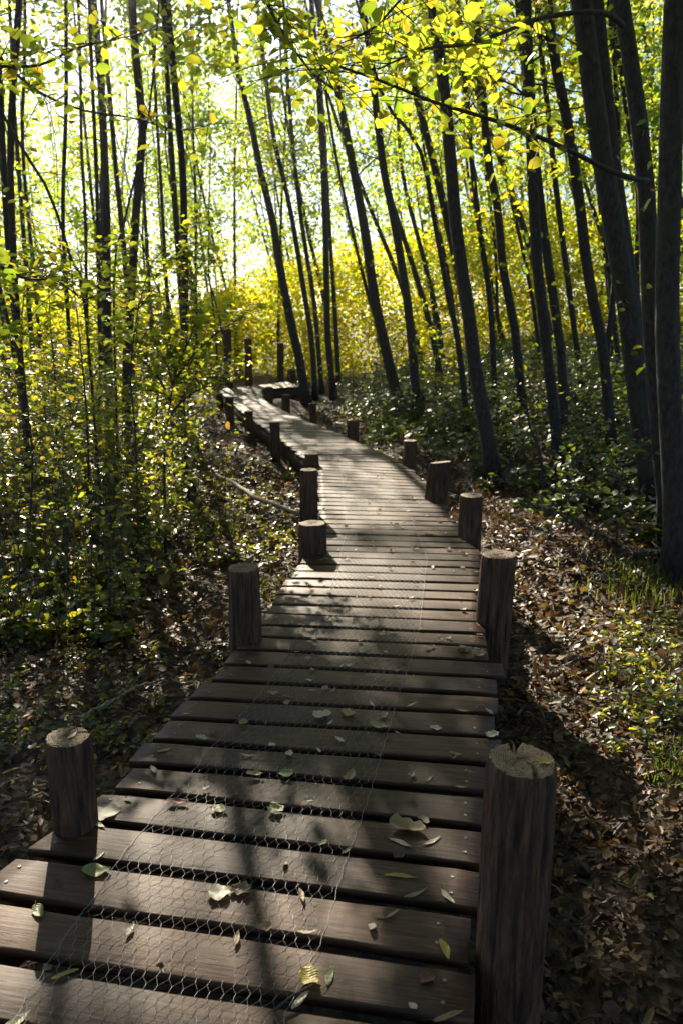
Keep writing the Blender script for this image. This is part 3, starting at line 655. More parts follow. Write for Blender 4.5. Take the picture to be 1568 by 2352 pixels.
# big leaves on the long limbs: part of that tree
B3 = np.vstack(big); B3 = B3[rng.random(len(B3)) < .8]
V, Q = leaves(B3 - np.array(t2c.location), .064*(.6+.8*rng.random(len(B3))), .8, 'ovate')
link('limb_leaves', leaf_mesh('limb_leaves', [(V, Q)], M['leaf_green']), t2c)

# overhanging boughs at top left and top middle
def bough(label, pts, Ys, n_tw, per, ls):
    n = len(pts); P = np.array([at_y(x, y, Ys[0]+(Ys[1]-Ys[0])*i_/(n-1)) for i_, (x, y) in enumerate(pts)]); base = P[0].copy()
    root = empty('overhanging_bough', base); tag(root, label, 'bough', 'leafy boughs hanging in at the top')
    S = spline(P-base, 20); mb = MB(); mb.tube(S, np.linspace(.009, .002, 20), 5); lp = []
    for _ in range(n_tw):
        i_ = random.randint(3, 19); d = unit(rng.normal(size=3)*[1, .5, .6]); l_ = random.uniform(.12, .38); q = S[i_]+d*l_+[0, 0, -.02]
        mb.tube(np.array([S[i_], (S[i_]+q)/2+[0, 0, .02], q]), [.003, .002, .0012], 3, cap=False)
        t_ = rng.random(per)[:, None]; lp.append(S[i_]*(1-t_)+q*t_ + rng.normal(size=(per, 3))*.035)
    link('stem', mb.mesh('stem', M['twig'], True), root); P_ = np.vstack(lp)
    V, Q = leaves(P_, ls*(.7+.6*rng.random(len(P_))), .6, 'ovate'); link('leaves', leaf_mesh('leaves', [(V, Q)], M['leaf_green']), root)
bough('leafy bough hanging in from the top left corner', [(-120, 250), (-20, 160), (90, 150), (180, 110), (290, 85)], (3.2, 3.4), 22, 4, .052)
bough('small bough with few yellow leaves beside the glow', [(-60, 60), (60, 190), (180, 250), (300, 270), (420, 300), (500, 280)], (4.4, 4.6), 30, 3, .056)
bough('dense bough hanging at top centre above the boardwalk', [(560, -140), (600, -20), (660, 90), (720, 170), (780, 215)], (3.8, 3.5), 30, 5, .052)
bough('bough at top centre right with large yellow green leaves', [(1000, -200), (960, -60), (900, 20), (850, 70), (780, 100)], (3.3, 3.2), 24, 4, .056)
bough('low bough with backlit leaves at the left edge above the thicket', [(-90, 560), (-20, 600), (60, 640), (130, 645), (190, 690)], (3.4, 3.8), 20, 4, .06)

# ------------------------------------------------------------------ background trees: templates then copies
def template(H, r, n_br, leafn, ls, mat, thin=False):
    P = [np.zeros(3)]; d = np.array([0, 0, 1.0])
    for _ in range(9): d = unit(d + rng.normal(size=3)*[.06, .06, 0]); P.append(P[-1]+d*H/9)
    S = spline(P, 16); rr = np.linspace(r, r*.2, 16)
    return S, rr, H, n_br, leafn, ls, mat
temps = []
for i_ in range(7):
    S, rr, H_, nb_, ln_, ls_, mat_ = template(random.uniform(9.5, 13), random.uniform(.04, .09), 27, 44, .10, 'leaf_canopy')
    root = make_tree('slender_tree', 'x', 'tree', S, rr, 2.2, nb_, ln_, ls_, M['leaf_gold' if i_ == 2 else 'leaf_canopy'], 'slender trees in the wood behind', M['bark_dark'], sides=7, filt=False, spread=.22)
    temps.append(root)
spots = []
tries = 0
def far_ok(x, y):
    if y < 21 and left_x(y)-1.0 < x < right_x(y)+1.2: return False
    if y >= 17 and -4.2 < x < 1.5 and y < 24: return False
    if y < 26 and -3.8 < x + .26*y < 5.6: return False
    for a, b in spots:
        if (a-x)**2+(b-y)**2 < .9: return False
    return True
while len(spots) < 112 and tries < 4000:
    tries += 1
    y = random.uniform(10.5, 44)**1.0; px = random.uniform(-160, 1740); x = (px-784)/F*(y*cp+.4)
    if 380 < px < 1000 and y < 17: continue
    if px < 650 and random.random() < .4: continue          # thinner wood towards the sun
    if far_ok(x, y): spots.append((x, y))
far_lab = {0: 'slender tree in the thin bright wood behind the left undergrowth', 1: 'slender tree in the distance behind the far end of the boardwalk', 2: 'slender tree in the dense wood behind the right-hand trunks'}
def copy_tree(root):
    c = root.copy(); col.objects.link(c)
    for ch in root.children: d = ch.copy(); col.objects.link(d); d.parent = c
    return c
src = list(temps); used = [False]*7
for i_, (x, y) in enumerate(spots):
    q = i_ % 7; root = src[q] if not used[q] else copy_tree(src[q]); used[q] = True
    root.location = (x, y, float(ground(x, y))-.05)
    px = 784 + x/(y*cp)*F; k_ = 0 if px < 470 else (1 if px < 880 else 2)
    lean = [-1, -5, -9][k_] + random.uniform(-4, 4)
    sc_ = random.uniform(.8, 1.15); root.scale = (sc_, sc_, sc_)
    root.rotation_euler = (R(random.uniform(-3, 3)), R(lean), random.random()*.6 if True else 0)
    root['label'] = far_lab[k_]; root['group'] = ['slender trees behind the left undergrowth', 'slender trees behind the far end', 'slender trees behind the right-hand trunks'][k_]
S_, rr_, *_x = template(11.5, .09, 0, 0, 0, 0)  # out-of-view trees added around the camera to block skylight and deepen shade
dense = make_tree('slender_tree', 'tree added beside or behind the viewpoint, its dense crown cutting skylight', 'tree', S_, rr_, 3.4, 60, 110, .11, M['leaf_canopy'], 'trees added around the viewpoint to cut skylight', M['bark_dark'], sides=7, filt=False, blen=(1.4, 3.0), spread=.25)
dense.location = (-3.4, -.6, -.45)
for x, y, r_ in ((-3.6, 1.5, 0), (3.9, 2.0, 1), (-2.8, -3.0, 2), (3.0, -2.8, 3), (.2, -6.0, 4), (-5.8, -1.0, 5), (6.2, -.6, 6), (-4.6, -7.0, 0), (5.0, -7.0, 1), (-6.5, 4.2, 3), (6.6, 4.4, 4), (2.4, -.9, 0), (-1.9, -1.8, 0), (1.2, -4.4, 0), (4.4, -4.8, 0), (-8.5, 2.0, 0), (8.4, 2.6, 0), (8.8, 7.5, 0), (6.2, 9.5, 0), (-9.5, 6.5, 0)):
    c = copy_tree(dense); c.location = (x, y, float(ground(x, y))-.05); c.scale = (1.0, 1.0, 1.0); c.rotation_euler = (0, 0, random.random()*6.28)
    c['label'] = 'tree added beside or behind the viewpoint, its dense crown cutting skylight'; c['group'] = 'trees added around the viewpoint to cut skylight'
print('bg trees', len(spots))

thin = []
for i_ in range(2):
    S, rr, H_, *_x = template(9.5, .03, 0, 0, 0, 0)
    thin.append(make_tree('slender_tree', 'thin pole tree in the bright left wood, only as thick as a wrist', 'tree', S, rr, 3.0, 12, 20, .08, M['leaf_canopy'], 'wrist-thin trees in the left wood', M['bark_dark'], sides=6, filt=False, blen=(.5, 1.2)))
n_ = 0
while n_ < 30:
    y = random.uniform(9.5, 26); px = random.uniform(-120, 690); x = (px-784)/F*(y*cp+.4)
    if left_x(y)-.9 < x or -2.0 < x + .2586*(y-2.2) < .3: continue
    r_ = thin[n_] if n_ < 2 else copy_tree(thin[n_ % 2]); r_.location = (x, y, float(ground(x, y))-.05); r_.rotation_euler = (R(random.uniform(-4, 4)), R(random.uniform(-7, 5)), 0); n_ += 1

# far wood and yellow thicket: masses nobody could count
def cloud(n, xr, yr, zf, clump=1.0, cl_n=30):
    nc = n//cl_n; y = yr[0] + (yr[1]-yr[0])*rng.random(nc); px = xr[0]+(xr[1]-xr[0])*rng.random(nc); x = (px-784)/F*y
    zt = zf(px, y); z = ground(x, y) + zt*rng.random(nc)**.9
    C = np.stack([x, y, z], -1); C = np.repeat(C, cl_n, 0); return C + rng.normal(size=C.shape)*clump*np.array([1, 1, .55])
mb = MB(); V, Q = leaves(np.vstack([cloud(17000, (560, 1820), (46, 60), lambda px, y: 17.0+0*px, .8), cloud(15000, (-250, 600), (40, 60), lambda px, y: 15.0+0*px, .7)]), .22, .8); mb.add(V, Q)
o = link('far_wood', mb.mesh('far_wood', M['leaf_canopy'])); tag(o, 'distant mass of backlit treetops closing the view', 'wood', kind='stuff')
mb = MB()
V, Q = leaves(cloud(78000, (400, 1780), (24, 29), lambda px, y: np.interp(px, [400, 620, 800, 1200, 1700], [2.0, 3.2, 3.9, 4.4, 4.4]), .30), .105*(.7+.6*rng.random(78000)), .8); mb.add(V, Q)
V, Q = leaves(cloud(33000, (-200, 355), (19, 30), lambda px, y: 2.6+0*px, .32), .088, .8); mb.add(V, Q)
o = link('yellow_thicket', mb.mesh('yellow_thicket', M['leaf_gold'])); tag(o, 'sunlit yellow autumn thicket behind the trunks', 'thicket', kind='stuff')

# ------------------------------------------------------------------ undergrowth
def stems(n, region, hfun, nleaf, ls, gap=.035):
    """upright leafy stems; returns stem tubes + leaf arrays"""
    mb = MB(); LP = []; LS = []
    cnt = 0
    while cnt < n:
        x, y = region()
        if x is None: continue
        h = hfun(x, y)*random.uniform(.55, 1.2); z = float(ground(x, y)); cnt += 1
        d = np.array([random.gauss(0, .22), random.gauss(0, .22), 1.0])
        P = np.array([[x, y, z], [x+d[0]*h*.5, y+d[1]*h*.5, z+h*.55], [x+d[0]*h*1.1, y+d[1]*h*1.1, z+h]])
        mb.tube(P, [.005, .0035, .0015], 3, cap=False)
        m = int(nleaf*(.5+h)); t_ = .12+.88*rng.random(m)[:, None]
        pp = np.where(t_ < .5, P[0]+(P[1]-P[0])*t_*2, P[1]+(P[2]-P[1])*(t_*2-1))
        a = rng.random(m)*6.283; rad = (.04+.16*rng.random(m))*(.4+.6*min(h, 1.3))
        LP.append(pp + np.stack([np.cos(a)*rad, np.sin(a)*rad, rng.normal(size=m)*.02], -1))
        LS.append(ls*(.45+1.25*rng.random(m)**2)*random.uniform(.75, 1.35))
    return mb, np.vstack(LP), np.concatenate(LS)
def reg_left():
    y = 4.7 + 12*random.random()**1.4; px = random.uniform(-160, 520); x = (px-784)/F*(y*cp+.45)
    if y > 9.0 and px > 425: return None, None
    lim = -1.45 if y < 11.5 else left_x(y)-.75
    if x > lim + random.gauss(0, .12): return None, None
    return x, y
def h_left(x, y): return .12 + .85*sstep(4.8, 8.0, y) + .35*sstep(-1.5, -4, x)
mb, P, S_ = stems(640, reg_left, h_left, 36, .060)
o = link('stems', mb.mesh('stems', M['twig'])); root = empty('undergrowth'); tag(root, 'dense leafy undergrowth with glinting leaves left of the boardwalk', 'undergrowth', kind='stuff'); o.parent = root
V, Q = leaves(P, S_, .42, 'ovate'); o = link('foliage', leaf_mesh('foliage', [(V, Q)], M['leaf_under']), root); 
bs, _p, _s = stems(520, reg_left, lambda x, y: .7 + 1.1*sstep(5, 9, y), 1, .03)
link('dead_stems', bs.mesh('dead_stems', M['twig'])).parent = root
def reg_right():
    y = 6.0 + 17*random.random()**1.1; px = random.uniform(700, 1740); x = (px-784)/F*(y*cp+.45)
    lim = max(right_x(y)+.45, 1.75 if y < 9 else 0) + (1.0 if y < 7 else 0)
    if x < lim + random.gauss(0, .2): return None, None
    return x, y
def h_right(x, y): return (.26 + .40*sstep(7, 12, y))*(.35+.65*sstep(.6, 2.2, x-right_x(y))) + .1*sstep(2, 5, x)
mb, P, S_ = stems(1150, reg_right, h_right, 40, .058)
root = empty('bramble_undergrowth'); tag(root, 'dark bramble undergrowth on the bank right of the boardwalk', 'brambles', kind='stuff')
link('stems', mb.mesh('stems', M['twig']), root); V, Q = leaves(P, S_, .4, 'round'); link('foliage', leaf_mesh('foliage', [(V, Q)], M['leaf_bramble']), root)

# individual saplings and young shrubs in the undergrowth
SG = 'saplings in the left undergrowth'
def sapling(label, pts, Yb, nb, leafn, ls, mat='leaf_under', group=SG, wid=6, branches=(), blen=(.35, .8), name='sapling', filt=False):
    P = [at_y(x, y, Yb) for x, y in pts]; P[0][2] = float(ground(P[0][0], P[0][1])) if P[0][2] < .2 else P[0][2]; base = P[0].copy()
    L = spline(np.array(P)-base, 14); r0 = pxw(wid, P[0])/2; rr = np.linspace(r0, r0*.3, 14)
    root = empty(name, base); tag(root, label, 'sapling', group); mb = MB(); mb.tube(L, rr, 6); lp = []
    for br in branches:
        B = spline(np.array([at_y(x, y, Yb + .1*i_) for i_, (x, y) in enumerate(br)])-base, 10); mb.tube(B, np.linspace(r0*.7, r0*.2, 10), 5)
        for i_ in range(2, 10):
            for _ in range(2): limb(mb, B[i_], rng.normal(size=3)*[1, .8, .3]+[0, 0, .2], random.uniform(.15, .35), r0*.2, lp, leafn*.5, .04, 1)
    for _ in range(nb):
        i_ = random.randint(3, 13); limb(mb, L[i_], (random.gauss(0, 1), random.gauss(0, 1), random.uniform(.1, .6)), random.uniform(*blen), r0*.4, lp, leafn, .06, 2)
    link('stem', mb.mesh('stem', M['twig'], True), root); P_ = np.vstack(lp)
    if filt: P_ = P_[shade_keep(P_ + base)]
    V, Q = leaves(P_, ls*(.6+.8*rng.random(len(P_))), .4, 'ovate'); link('leaves', leaf_mesh('leaves', [(V, Q)], M[mat]), root); return root
sapling('dark-stemmed sapling forking low, one arm arching right over the litter', [(380, 1250), (378, 1064), (386, 964), (398, 884)], 6.6, 14, 24, .058, 'leaf_green', wid=9,
        branches=(((398, 884), (420, 845), (450, 809), (500, 764), (545, 735), (572, 700)), ((398, 884), (385, 840), (360, 800), (345, 740)), ((392, 920), (360, 860), (300, 800), (260, 730)), ((398, 884), (412, 830), (440, 770), (455, 700)), ((385, 964), (420, 920), (470, 890), (530, 880))))
sapling('leafy sapling spreading in front of the kinked trunk', [(310, 1160), (312, 1000), (300, 860), (320, 700), (350, 600)], 6.2, 22, 26, .06, 'leaf_green', blen=(.4, .9))
sapling('leafy sapling whose top spreads over the far boardwalk corner', [(430, 1050), (424, 950), (420, 800), (436, 700), (450, 620)], 8.4, 14, 20, .055, 'leaf_green', blen=(.3, .55))
sapling('tall sapling by the straight dark trunk, yellow green leaves', [(205, 1100), (200, 960), (188, 820), (175, 700), (160, 590)], 6.0, 20, 26, .06, 'leaf_green', blen=(.4, .9), filt=True)
sapling('sapling close to the left edge with broad shiny leaves', [(70, 1180), (75, 1050), (60, 900), (50, 760), (60, 640)], 5.6, 16, 22, .055, 'leaf_green', filt=True)
sapling('low sapling among white glints in mid undergrowth', [(150, 1270), (150, 1150), (145, 1050), (150, 980)], 5.5, 12, 22, .05)
sapling('short sapling at the front edge of the undergrowth', [(250, 1390), (252, 1300), (262, 1220), (270, 1160)], 5.0, 9, 18, .045)
sapling('sapling reaching up between the S-bent pole and the straight trunk', [(130, 1000), (128, 880), (118, 760), (112, 650)], 8.0, 16, 24, .06, 'leaf_gold')
sapling('golden-leaved sapling left of the glow trunk', [(360, 1010), (362, 880), (372, 760), (365, 640)], 9.0, 14, 24, .055, 'leaf_gold')
RG = 'young shrubs on the right bank'
sapling('young shrub with bright leaves in front of the bent-footed trunk', [(1300, 1190), (1306, 1120), (1300, 1060)], 6.6, 9, 16, .06, 'leaf_bramble', RG, blen=(.2, .4))
sapling('young shrub beneath the smooth grey trunk with white-glinting leaves', [(1420, 1180), (1425, 1110), (1440, 1040)], 6.3, 10, 18, .06, 'leaf_bramble', RG, blen=(.2, .45))
sapling('bare slanting stem right of the lone leaning trunk', [(1255, 1090), (1238, 1040), (1215, 980), (1208, 925)], 8.0, 3, 5, .05, 'leaf_green', RG, wid=10)
sapling('yellow-leaved shrub behind the lone leaning trunk', [(1000, 900), (1000, 830), (1010, 760), (1000, 700)], 15.5, 16, 30, .08, 'leaf_gold', RG, blen=(.5, 1.1))
sapling('small green shrub with sunlit tip between two right-hand trunks', [(1232, 960), (1234, 930), (1235, 895)], 9.5, 6, 12, .06, 'leaf_green', RG, blen=(.15, .3))

# ------------------------------------------------------------------ leaf litter on the ground
def scatter(n, xr, yr, mindist_deck=.0):
    x = xr[0]+(xr[1]-xr[0])*rng.random(n); y = yr[0]+(yr[1]-yr[0])*rng.random(n)
    ok = (x < left_x(y)-.0) | (x > right_x(y)+.0)
    return x[ok], y[ok]
parts = []
for n, xr, yr, ls in ((14000, (.2, 2.4), (1.0, 4.2), .036), (10000, (-3.2, -.5), (1.0, 5.2), .042), (19000, (.3, 5.0), (3.8, 9), .055), (15000, (-4.5, .2), (4.5, 10), .055), (16000, (-7, 7), (9, 17), .075)):
    for kd, f in (('lance', .55), ('ovate', .33), ('round', .12)):
        x, y = scatter(int(n*f), xr, yr); z = ground(x, y) + .006 + .03*rng.random(len(x))
        s_ = ls*(.5+rng.random(len(x)))*(1.45 if kd == 'lance' else 1)
        parts.append(leaves(np.stack([x, y, z], -1), s_, .42, kd))
tw = MB()
for _ in range(1500):
    y = 1.2 + 8*random.random()**1.3; x = random.uniform(-3.4-.1*y, 2.6+.3*y)
    if left_x(y)-.05 < x < right_x(y)+.05: continue
    z = float(ground(x, y))+.02; a = random.random()*6.28; l_ = random.uniform(.05, .28); b_ = a+random.gauss(0, .4)
    q1 = np.array([x+math.cos(a)*l_*.5, y+math.sin(a)*l_*.5, z+random.uniform(.0, .03)]); tw.tube(np.array([[x, y, z], q1, q1+[math.cos(b_)*l_*.5, math.sin(b_)*l_*.5, random.uniform(-.01, .03)]]), [.003, .0025, .001], 3, cap=False)
parts.append((np.vstack(tw.V), np.vstack(tw.Q)))
o = link('leaf_litter', leaf_mesh('leaf_litter', parts, M['litter'])); tag(o, 'carpet of fallen brown leaves on the forest floor', 'leaf litter', kind='stuff')

# grass
def grass_patch(px, py, wx, wy, n, h, label):
    c = at_ground(px, py); mb = MB(); A = []; Q = []
    VV = []; FF = []
    for _ in range(n):
        q = at_ground(px + random.gauss(0, wx), py + random.gauss(0, wy)); a = random.random()*6.28; l_ = h*random.uniform(.5, 1.2); b = random.uniform(.2, .8)*l_
        sx, sy = math.cos(a+1.57)*.0035, math.sin(a+1.57)*.0035; dx, dy = math.cos(a)*b, math.sin(a)*b; k_ = len(VV)
        VV += [(q[0]-sx, q[1]-sy, q[2]), (q[0]+sx, q[1]+sy, q[2]), (q[0]+dx*.4+sx*.8, q[1]+dy*.4+sy*.8, q[2]+l_*.65), (q[0]+dx*.4-sx*.8, q[1]+dy*.4-sy*.8, q[2]+l_*.65), (q[0]+dx+sx*.1, q[1]+dy+sy*.1, q[2]+l_*.85), (q[0]+dx-sx*.1, q[1]+dy-sy*.1, q[2]+l_*.85)]
        FF += [[k_, k_+1, k_+2, k_+3], [k_+3, k_+2, k_+4, k_+5]]
    o = link('grass', mesh_np('grass', VV, [np.array(FF)], M['grass'])); tag(o, label, 'grass', kind='stuff')
grass_patch(1490, 1345, 75, 32, 520, .15, 'green grass at the foot of the thickest trunk')
grass_patch(1500, 1500, 70, 70, 420, .08, 'short mossy grass among leaves right of the boardwalk')
grass_patch(1545, 1770, 30, 40, 260, .07, 'bright grass tuft at the right edge of the picture')
grass_patch(515, 1215, 34, 16, 260, .12, 'grass blades in the litter left of the stubby post')
grass_patch(905, 975, 28, 16, 900, .26, 'soft grass clump at the foot of the rough pair of trunks')
grass_patch(630, 1350, 22, 16, 200, .06, 'low mossy growth by the second left post')

# small ground herbs
def herbs(n, reg, ls, label, mat):
    LP = []
    for _ in range(n):
        px, py = reg(); q = at_ground(px, py); 
        if left_x(q[1]) < q[0] < right_x(q[1]): continue
        m = random.randint(4, 9); a = rng.random(m)*6.28; r_ = rng.random(m)*.06
        LP.append(np.stack([q[0]+np.cos(a)*r_, q[1]+np.sin(a)*r_, q[2]+.03+.06*rng.random(m)], -1))
    P = np.vstack(LP); V, Q = leaves(P, ls*(.6+.8*rng.random(len(P))), .35, 'ovate')
    o = link('ground_herbs', leaf_mesh('ground_herbs', [(V, Q)], M[mat])); tag(o, label, 'ground cover', kind='stuff')
herbs(130, lambda: (random.gauss(1490, 80), random.uniform(1430, 1750)), .035, 'low green herbs scattered in the litter on the right', 'leaf_under')
herbs(200, lambda: (random.uniform(430, 680), random.uniform(1060, 1300)), .045, 'low green herbs scattered in the litter on the left', 'leaf_under')
herbs(90, lambda: (random.uniform(0, 560), random.uniform(1480, 1750)), .035, 'sparse green herbs on the dark ground in the left foreground', 'leaf_under')

# dead branches
def stick(label, pts, r0, r1, mat, zoff=.03, twigs=3, name='fallen_branch'):
    P = np.array([at_ground(*q) for q in pts]); P[:, 2] += zoff; base = P[0].copy()
    S = spline(P-base, 16) + rng.normal(size=(16, 3))*.004; mb = MB(); mb.tube(S, np.linspace(r0, r1, 16), 8, wob=.15)
    for _ in range(twigs):
        i_ = random.randint(3, 13); d = unit(rng.normal(size=3)*[1, 1, .3]); mb.tube(np.array([S[i_], S[i_]+d*.08, S[i_]+d*.17+[0, 0, .02]]), [r1*.7, r1*.5, r1*.2], 5)
    o = link(name, mb.mesh(name, M[mat], True)); o.location = [float(v) for v in base]; tag(o, label, 'branch', 'dead branches on the ground')
stick('long pale dead branch lying on litter, ending at the stubby post', [(498, 1118), (540, 1138), (590, 1172), (640, 1192), (692, 1212)], .030, .020, 'branch_pale', .13, 2)
stick('thin light stick on the dark ground behind the nearest left post', [(190, 1668), (240, 1640), (300, 1607), (358, 1582)], .011, .007, 'branch_pale', .05)
stick('thin twig lying among leaves at the right of the lit litter', [(1330, 1290), (1380, 1215), (1440, 1190), (1500, 1180)], .008, .004, 'branch_pale', .05)
stick('dark rotten log on the bank near the thickest trunk', [(1455, 1290), (1500, 1284), (1560, 1292)], .03, .026, 'bark', .05)

# ------------------------------------------------------------------ leaves lying on the deck
def leaf_shape(L, Wd, kind, curl, fold, seed, lobes=0):
    rs = np.random.default_rng(seed); nu_, nv_ = 14, 6; VV = []
    for i_ in range(nu_+1):
        f = i_/nu_
        if kind == 'lance': w = math.sin(math.pi*f**.85)**.9
        else: w = (math.sin(math.pi*f**.75)**.65)
        w = max(w, .02)*Wd/2
        if lobes: w *= 1 + .15*math.sin(f*lobes*math.pi*2)
        for j_ in range(nv_+1):
            g = j_/nv_*2-1; y = g*w*(1 + rs.normal()*.02)
            z = fold*abs(g)*w + curl*L*(2*f-1)**2*.5 + .06*Wd*math.sin(f*9+g*2+seed)*abs(g) + rs.normal()*.0006
            VV.append(((f-.5)*L, y + .06*L*math.sin(f*3+seed), z))
    VV = np.array(VV); VV[:, 2] -= VV[:, 2].min() - .0015
    m = nv_+1; Q = [[i_*m+j_, i_*m+j_+1, (i_+1)*m+j_+1, (i_+1)*m+j_] for i_ in range(nu_) for j_ in range(nv_)]
    return VV, Q
def stalk_mesh(L, lift):
    mb = MB(); mb.tube(np.array([[-L*.5+.004, 0, lift], [-L*.62, .004, lift+.001], [-L*.78, .010, .002]]), [.0009, .0008, .0006], 4); return mb.mesh('stalk', M['twig'])
hero = [ # px, py, length, width, kind, angle deg, mat, curl, fold, label, lobes, ztop
 (250, 1868, .085, .075, 'ovate', 20, 'dl_pale', .25, .3, 'broad bleached leaf in full sun at the left edge of the boardwalk', 2),
 (228, 1895, .06, .018, 'lance', -25, 'dl_pale', .1, .2, 'narrow pale leaf tucked under the bleached one', 0),
 (222, 2003, .085, .055, 'ovate', 12, 'dl_green', .5, .7, 'curled green leaf beside the shadow of the nearest left post', 0),
 (228, 1968, .05, .012, 'lance', 70, 'dl_pale', .1, .3, 'slim white leaf standing near the curled green one', 0),
 (506, 2050, .070, .062, 'round', 10, 'dl_pale', .2, .4, 'round pale leaf on the netting, joined to a crumpled one', 0),
 (552, 2046, .065, .050, 'round', 160, 'dl_brown', .6, .9, 'crumpled brown leaf to the right of the round pale one', 3),
 (935, 1905, .12, .065, 'ovate', -28, 'dl_tan', .7, 1.1, 'large crumpled tan leaf, biggest on the right planks', 3),
 (918, 1938, .08, .018, 'lance', -28, 'dl_pale', .15, .3, 'narrow leaf just below the large crumpled tan one', 0),
 (990, 1932, .075, .016, 'lance', 32, 'dl_pale', .1, .4, 'forked-looking narrow leaf right of the large crumpled one', 0),
 (918, 2015, .10, .017, 'lance', -3, 'dl_yellow', .05, .2, 'long yellow leaf lying straight across a right-hand plank', 0),
 (952, 2052, .085, .014, 'lance', 28, 'dl_green', .1, .2, 'greenish narrow leaf below the long yellow one', 0),
 (1028, 2060, .065, .018, 'lance', -65, 'dl_pale', .1, .3, 'silvery leaf near the screws at the right plank end', 0),
 (1018, 2182, .075, .022, 'lance', -78, 'dl_yellow', .1, .3, 'yellow leaf pointing at the camera near the right plank end', 0),
 (875, 2108, .035, .010, 'lance', -5, 'dl_tan', .3, .4, 'tiny curled leaf alone on a bare right-hand plank', 0),
 (980, 2252, .045, .030, 'ovate', 15, 'dl_rust', .5, .8, 'rusty red curled leaf near the bottom right', 0),
 (1030, 2338, .085, .016, 'lance', 18, 'dl_tan', .3, .4, 'long brown leaf at the bottom edge near the big post', 0),
 (712, 2246, .060, .052, 'ovate', -40, 'dl_yellow', .4, .5, 'yellow green crumpled leaf at the netting edge, bottom centre', 2),
 (760, 2242, .070, .020, 'lance', 75, 'dl_green', .05, .2, 'smooth olive leaf right of the yellow green crumpled one', 0),
 (690, 2300, .065, .018, 'lance', 45, 'dl_pale', .2, .6, 'grey narrow leaf beside the twig at bottom centre', 0),
 (692, 2058, .060, .014, 'lance', -70, 'dl_tan', .2, .3, 'thin tan leaf upright in the netting near its right edge', 0),
 (545, 2155, .055, .014, 'lance', 80, 'dl_tan', .1, .3, 'slim leaf upright in the middle of the lower netting', 0),
 (300, 2135, .050, .016, 'lance', 70, 'dl_pale', .2, .4, 'small pale leaf by the dark shadow, caught in netting', 0),
 (150, 2240, .070, .015, 'lance', 22, 'dl_yellow', .1, .3, 'orange yellow narrow leaf just below the post shadow', 0),
 (90, 2095, .060, .030, 'ovate', -50, 'dl_green', .3, .6, 'small green leaf on the left of the post shadow', 0),
 (40, 2345, .070, .025, 'ovate', 60, 'dl_pale', .3, .5, 'pale leaf at the bottom left corner', 0),
 (635, 1862, .060, .050, 'round', 30, 'dl_green', .5, .6, 'dull green crumpled leaf on the netting middle', 3),
 (503, 1860, .055, .045, 'round', -10, 'dl_green', .2, .3, 'flat dull green leaf by the left netting edge', 0),
 (410, 1843, .070, .030, 'ovate', 10, 'dl_rust', .5, .7, 'dark rust leaf at the left netting edge', 0),
 (802, 1785, .080, .035, 'ovate', 60, 'dl_tan', .6, .9, 'twisted tan leaf standing up near the right netting edge', 2),
 (585, 1780, .060, .030, 'ovate', 5, 'dl_tan', .4, .8, 'curled tan leaf in a sunny spot on the netting', 2),
 (660, 1778, .055, .050, 'round', 60, 'dl_green', .3, .4, 'greyish green round leaf in shade on the netting', 0),
 (378, 1725, .060, .022, 'lance', 40, 'dl_green', .2, .4, 'bent green leaf on the left plank ends', 0),
 (352, 1770, .055, .020, 'lance', -60, 'dl_pale', .3, .6, 'pale folded leaf on the left planks above the lit corner', 0),
 (1130, 1690, .060, .045, 'ovate', 20, 'dl_pale', .5, .7, 'crumpled whitish leaf at the right end beyond the big post', 3),
 (1000, 1675, .050, .035, 'ovate', -10, 'dl_pale', .4, .6, 'pale curled leaf on the right planks beyond the big post', 2),
 (1045, 1732, .055, .020, 'ovate', -8, 'dl_green', .3, .5, 'dull green leaf in shade left of the big post top', 0),
 (1065, 1632, .080, .013, 'lance', -6, 'dl_green', .1, .3, 'long greenish leaf on the right planks, middle distance', 0),
 (1100, 1505, .090, .070, 'ovate', 70, 'dl_tan', .6, .8, 'curled tan leaf by the foot of the second right post', 2),
 (1062, 1497, .060, .045, 'ovate', 20, 'dl_brown', .6, .9, 'dark crumpled leaf left of the curled tan one', 3),
 (740, 1645, .080, .060, 'ovate', 10, 'dl_pale', .5, .7, 'crumpled pale leaf heap in the netting middle distance', 3),
 (800, 1640, .070, .050, 'ovate', -20, 'dl_tan', .5, .7, 'crumpled tan leaf right of the pale heap', 3),
 (870, 1668, .085, .040, 'ovate', -15, 'dl_green', .4, .6, 'yellow green leaf on the right netting edge', 2),
 (660, 1600, .060, .022, 'lance', -10, 'dl_rust', .3, .5, 'reddish leaf among pale ones on the netting', 0),
 (780, 1700, .060, .020, 'lance', -40, 'dl_pale', .2, .4, 'pale narrow leaf in the shaded netting', 0),
 (985, 1790, .055, .013, 'lance', 45, 'dl_green', .1, .2, 'slim grey green leaf on a shaded right plank', 0),
 (1058, 1808, .050, .009, 'lance', 0, 'dl_yellow', .05, .2, 'tiny thin yellow leaf on a shaded right plank', 0),
]
def place_leaf(px, py, L_, Wd, kind, ang, mat, curl, fold, label, lobes, z=0.001, name='fallen_leaf', group='fallen leaves picked out on the boardwalk', Yb=None):
    p = at_z(px, py, z) if Yb is None else at_y(px, py, Yb)
    VV, Q = leaf_shape(L_, Wd, kind, curl*.5, fold*.45, int(abs(px)), lobes)
    root = empty(name, (p[0], p[1], p[2]), (0, 0, R(ang))); tag(root, label, 'leaf', group)
    me = mesh_np('blade', VV, [np.array(Q)], M[mat], True); link('blade', me, root)
    link('stalk', stalk_mesh(L_, float(VV[:7, 2].mean())), root)
for h_ in hero: 
    px, py, L_, Wd, kind, ang, mat, curl, fold, lab, lb = h_
    onnet = .008 if 'net' in lab or 'heap' in lab else .002
    place_leaf(px, py, L_, Wd, kind, ang, mat, curl, fold, lab, lb, onnet)
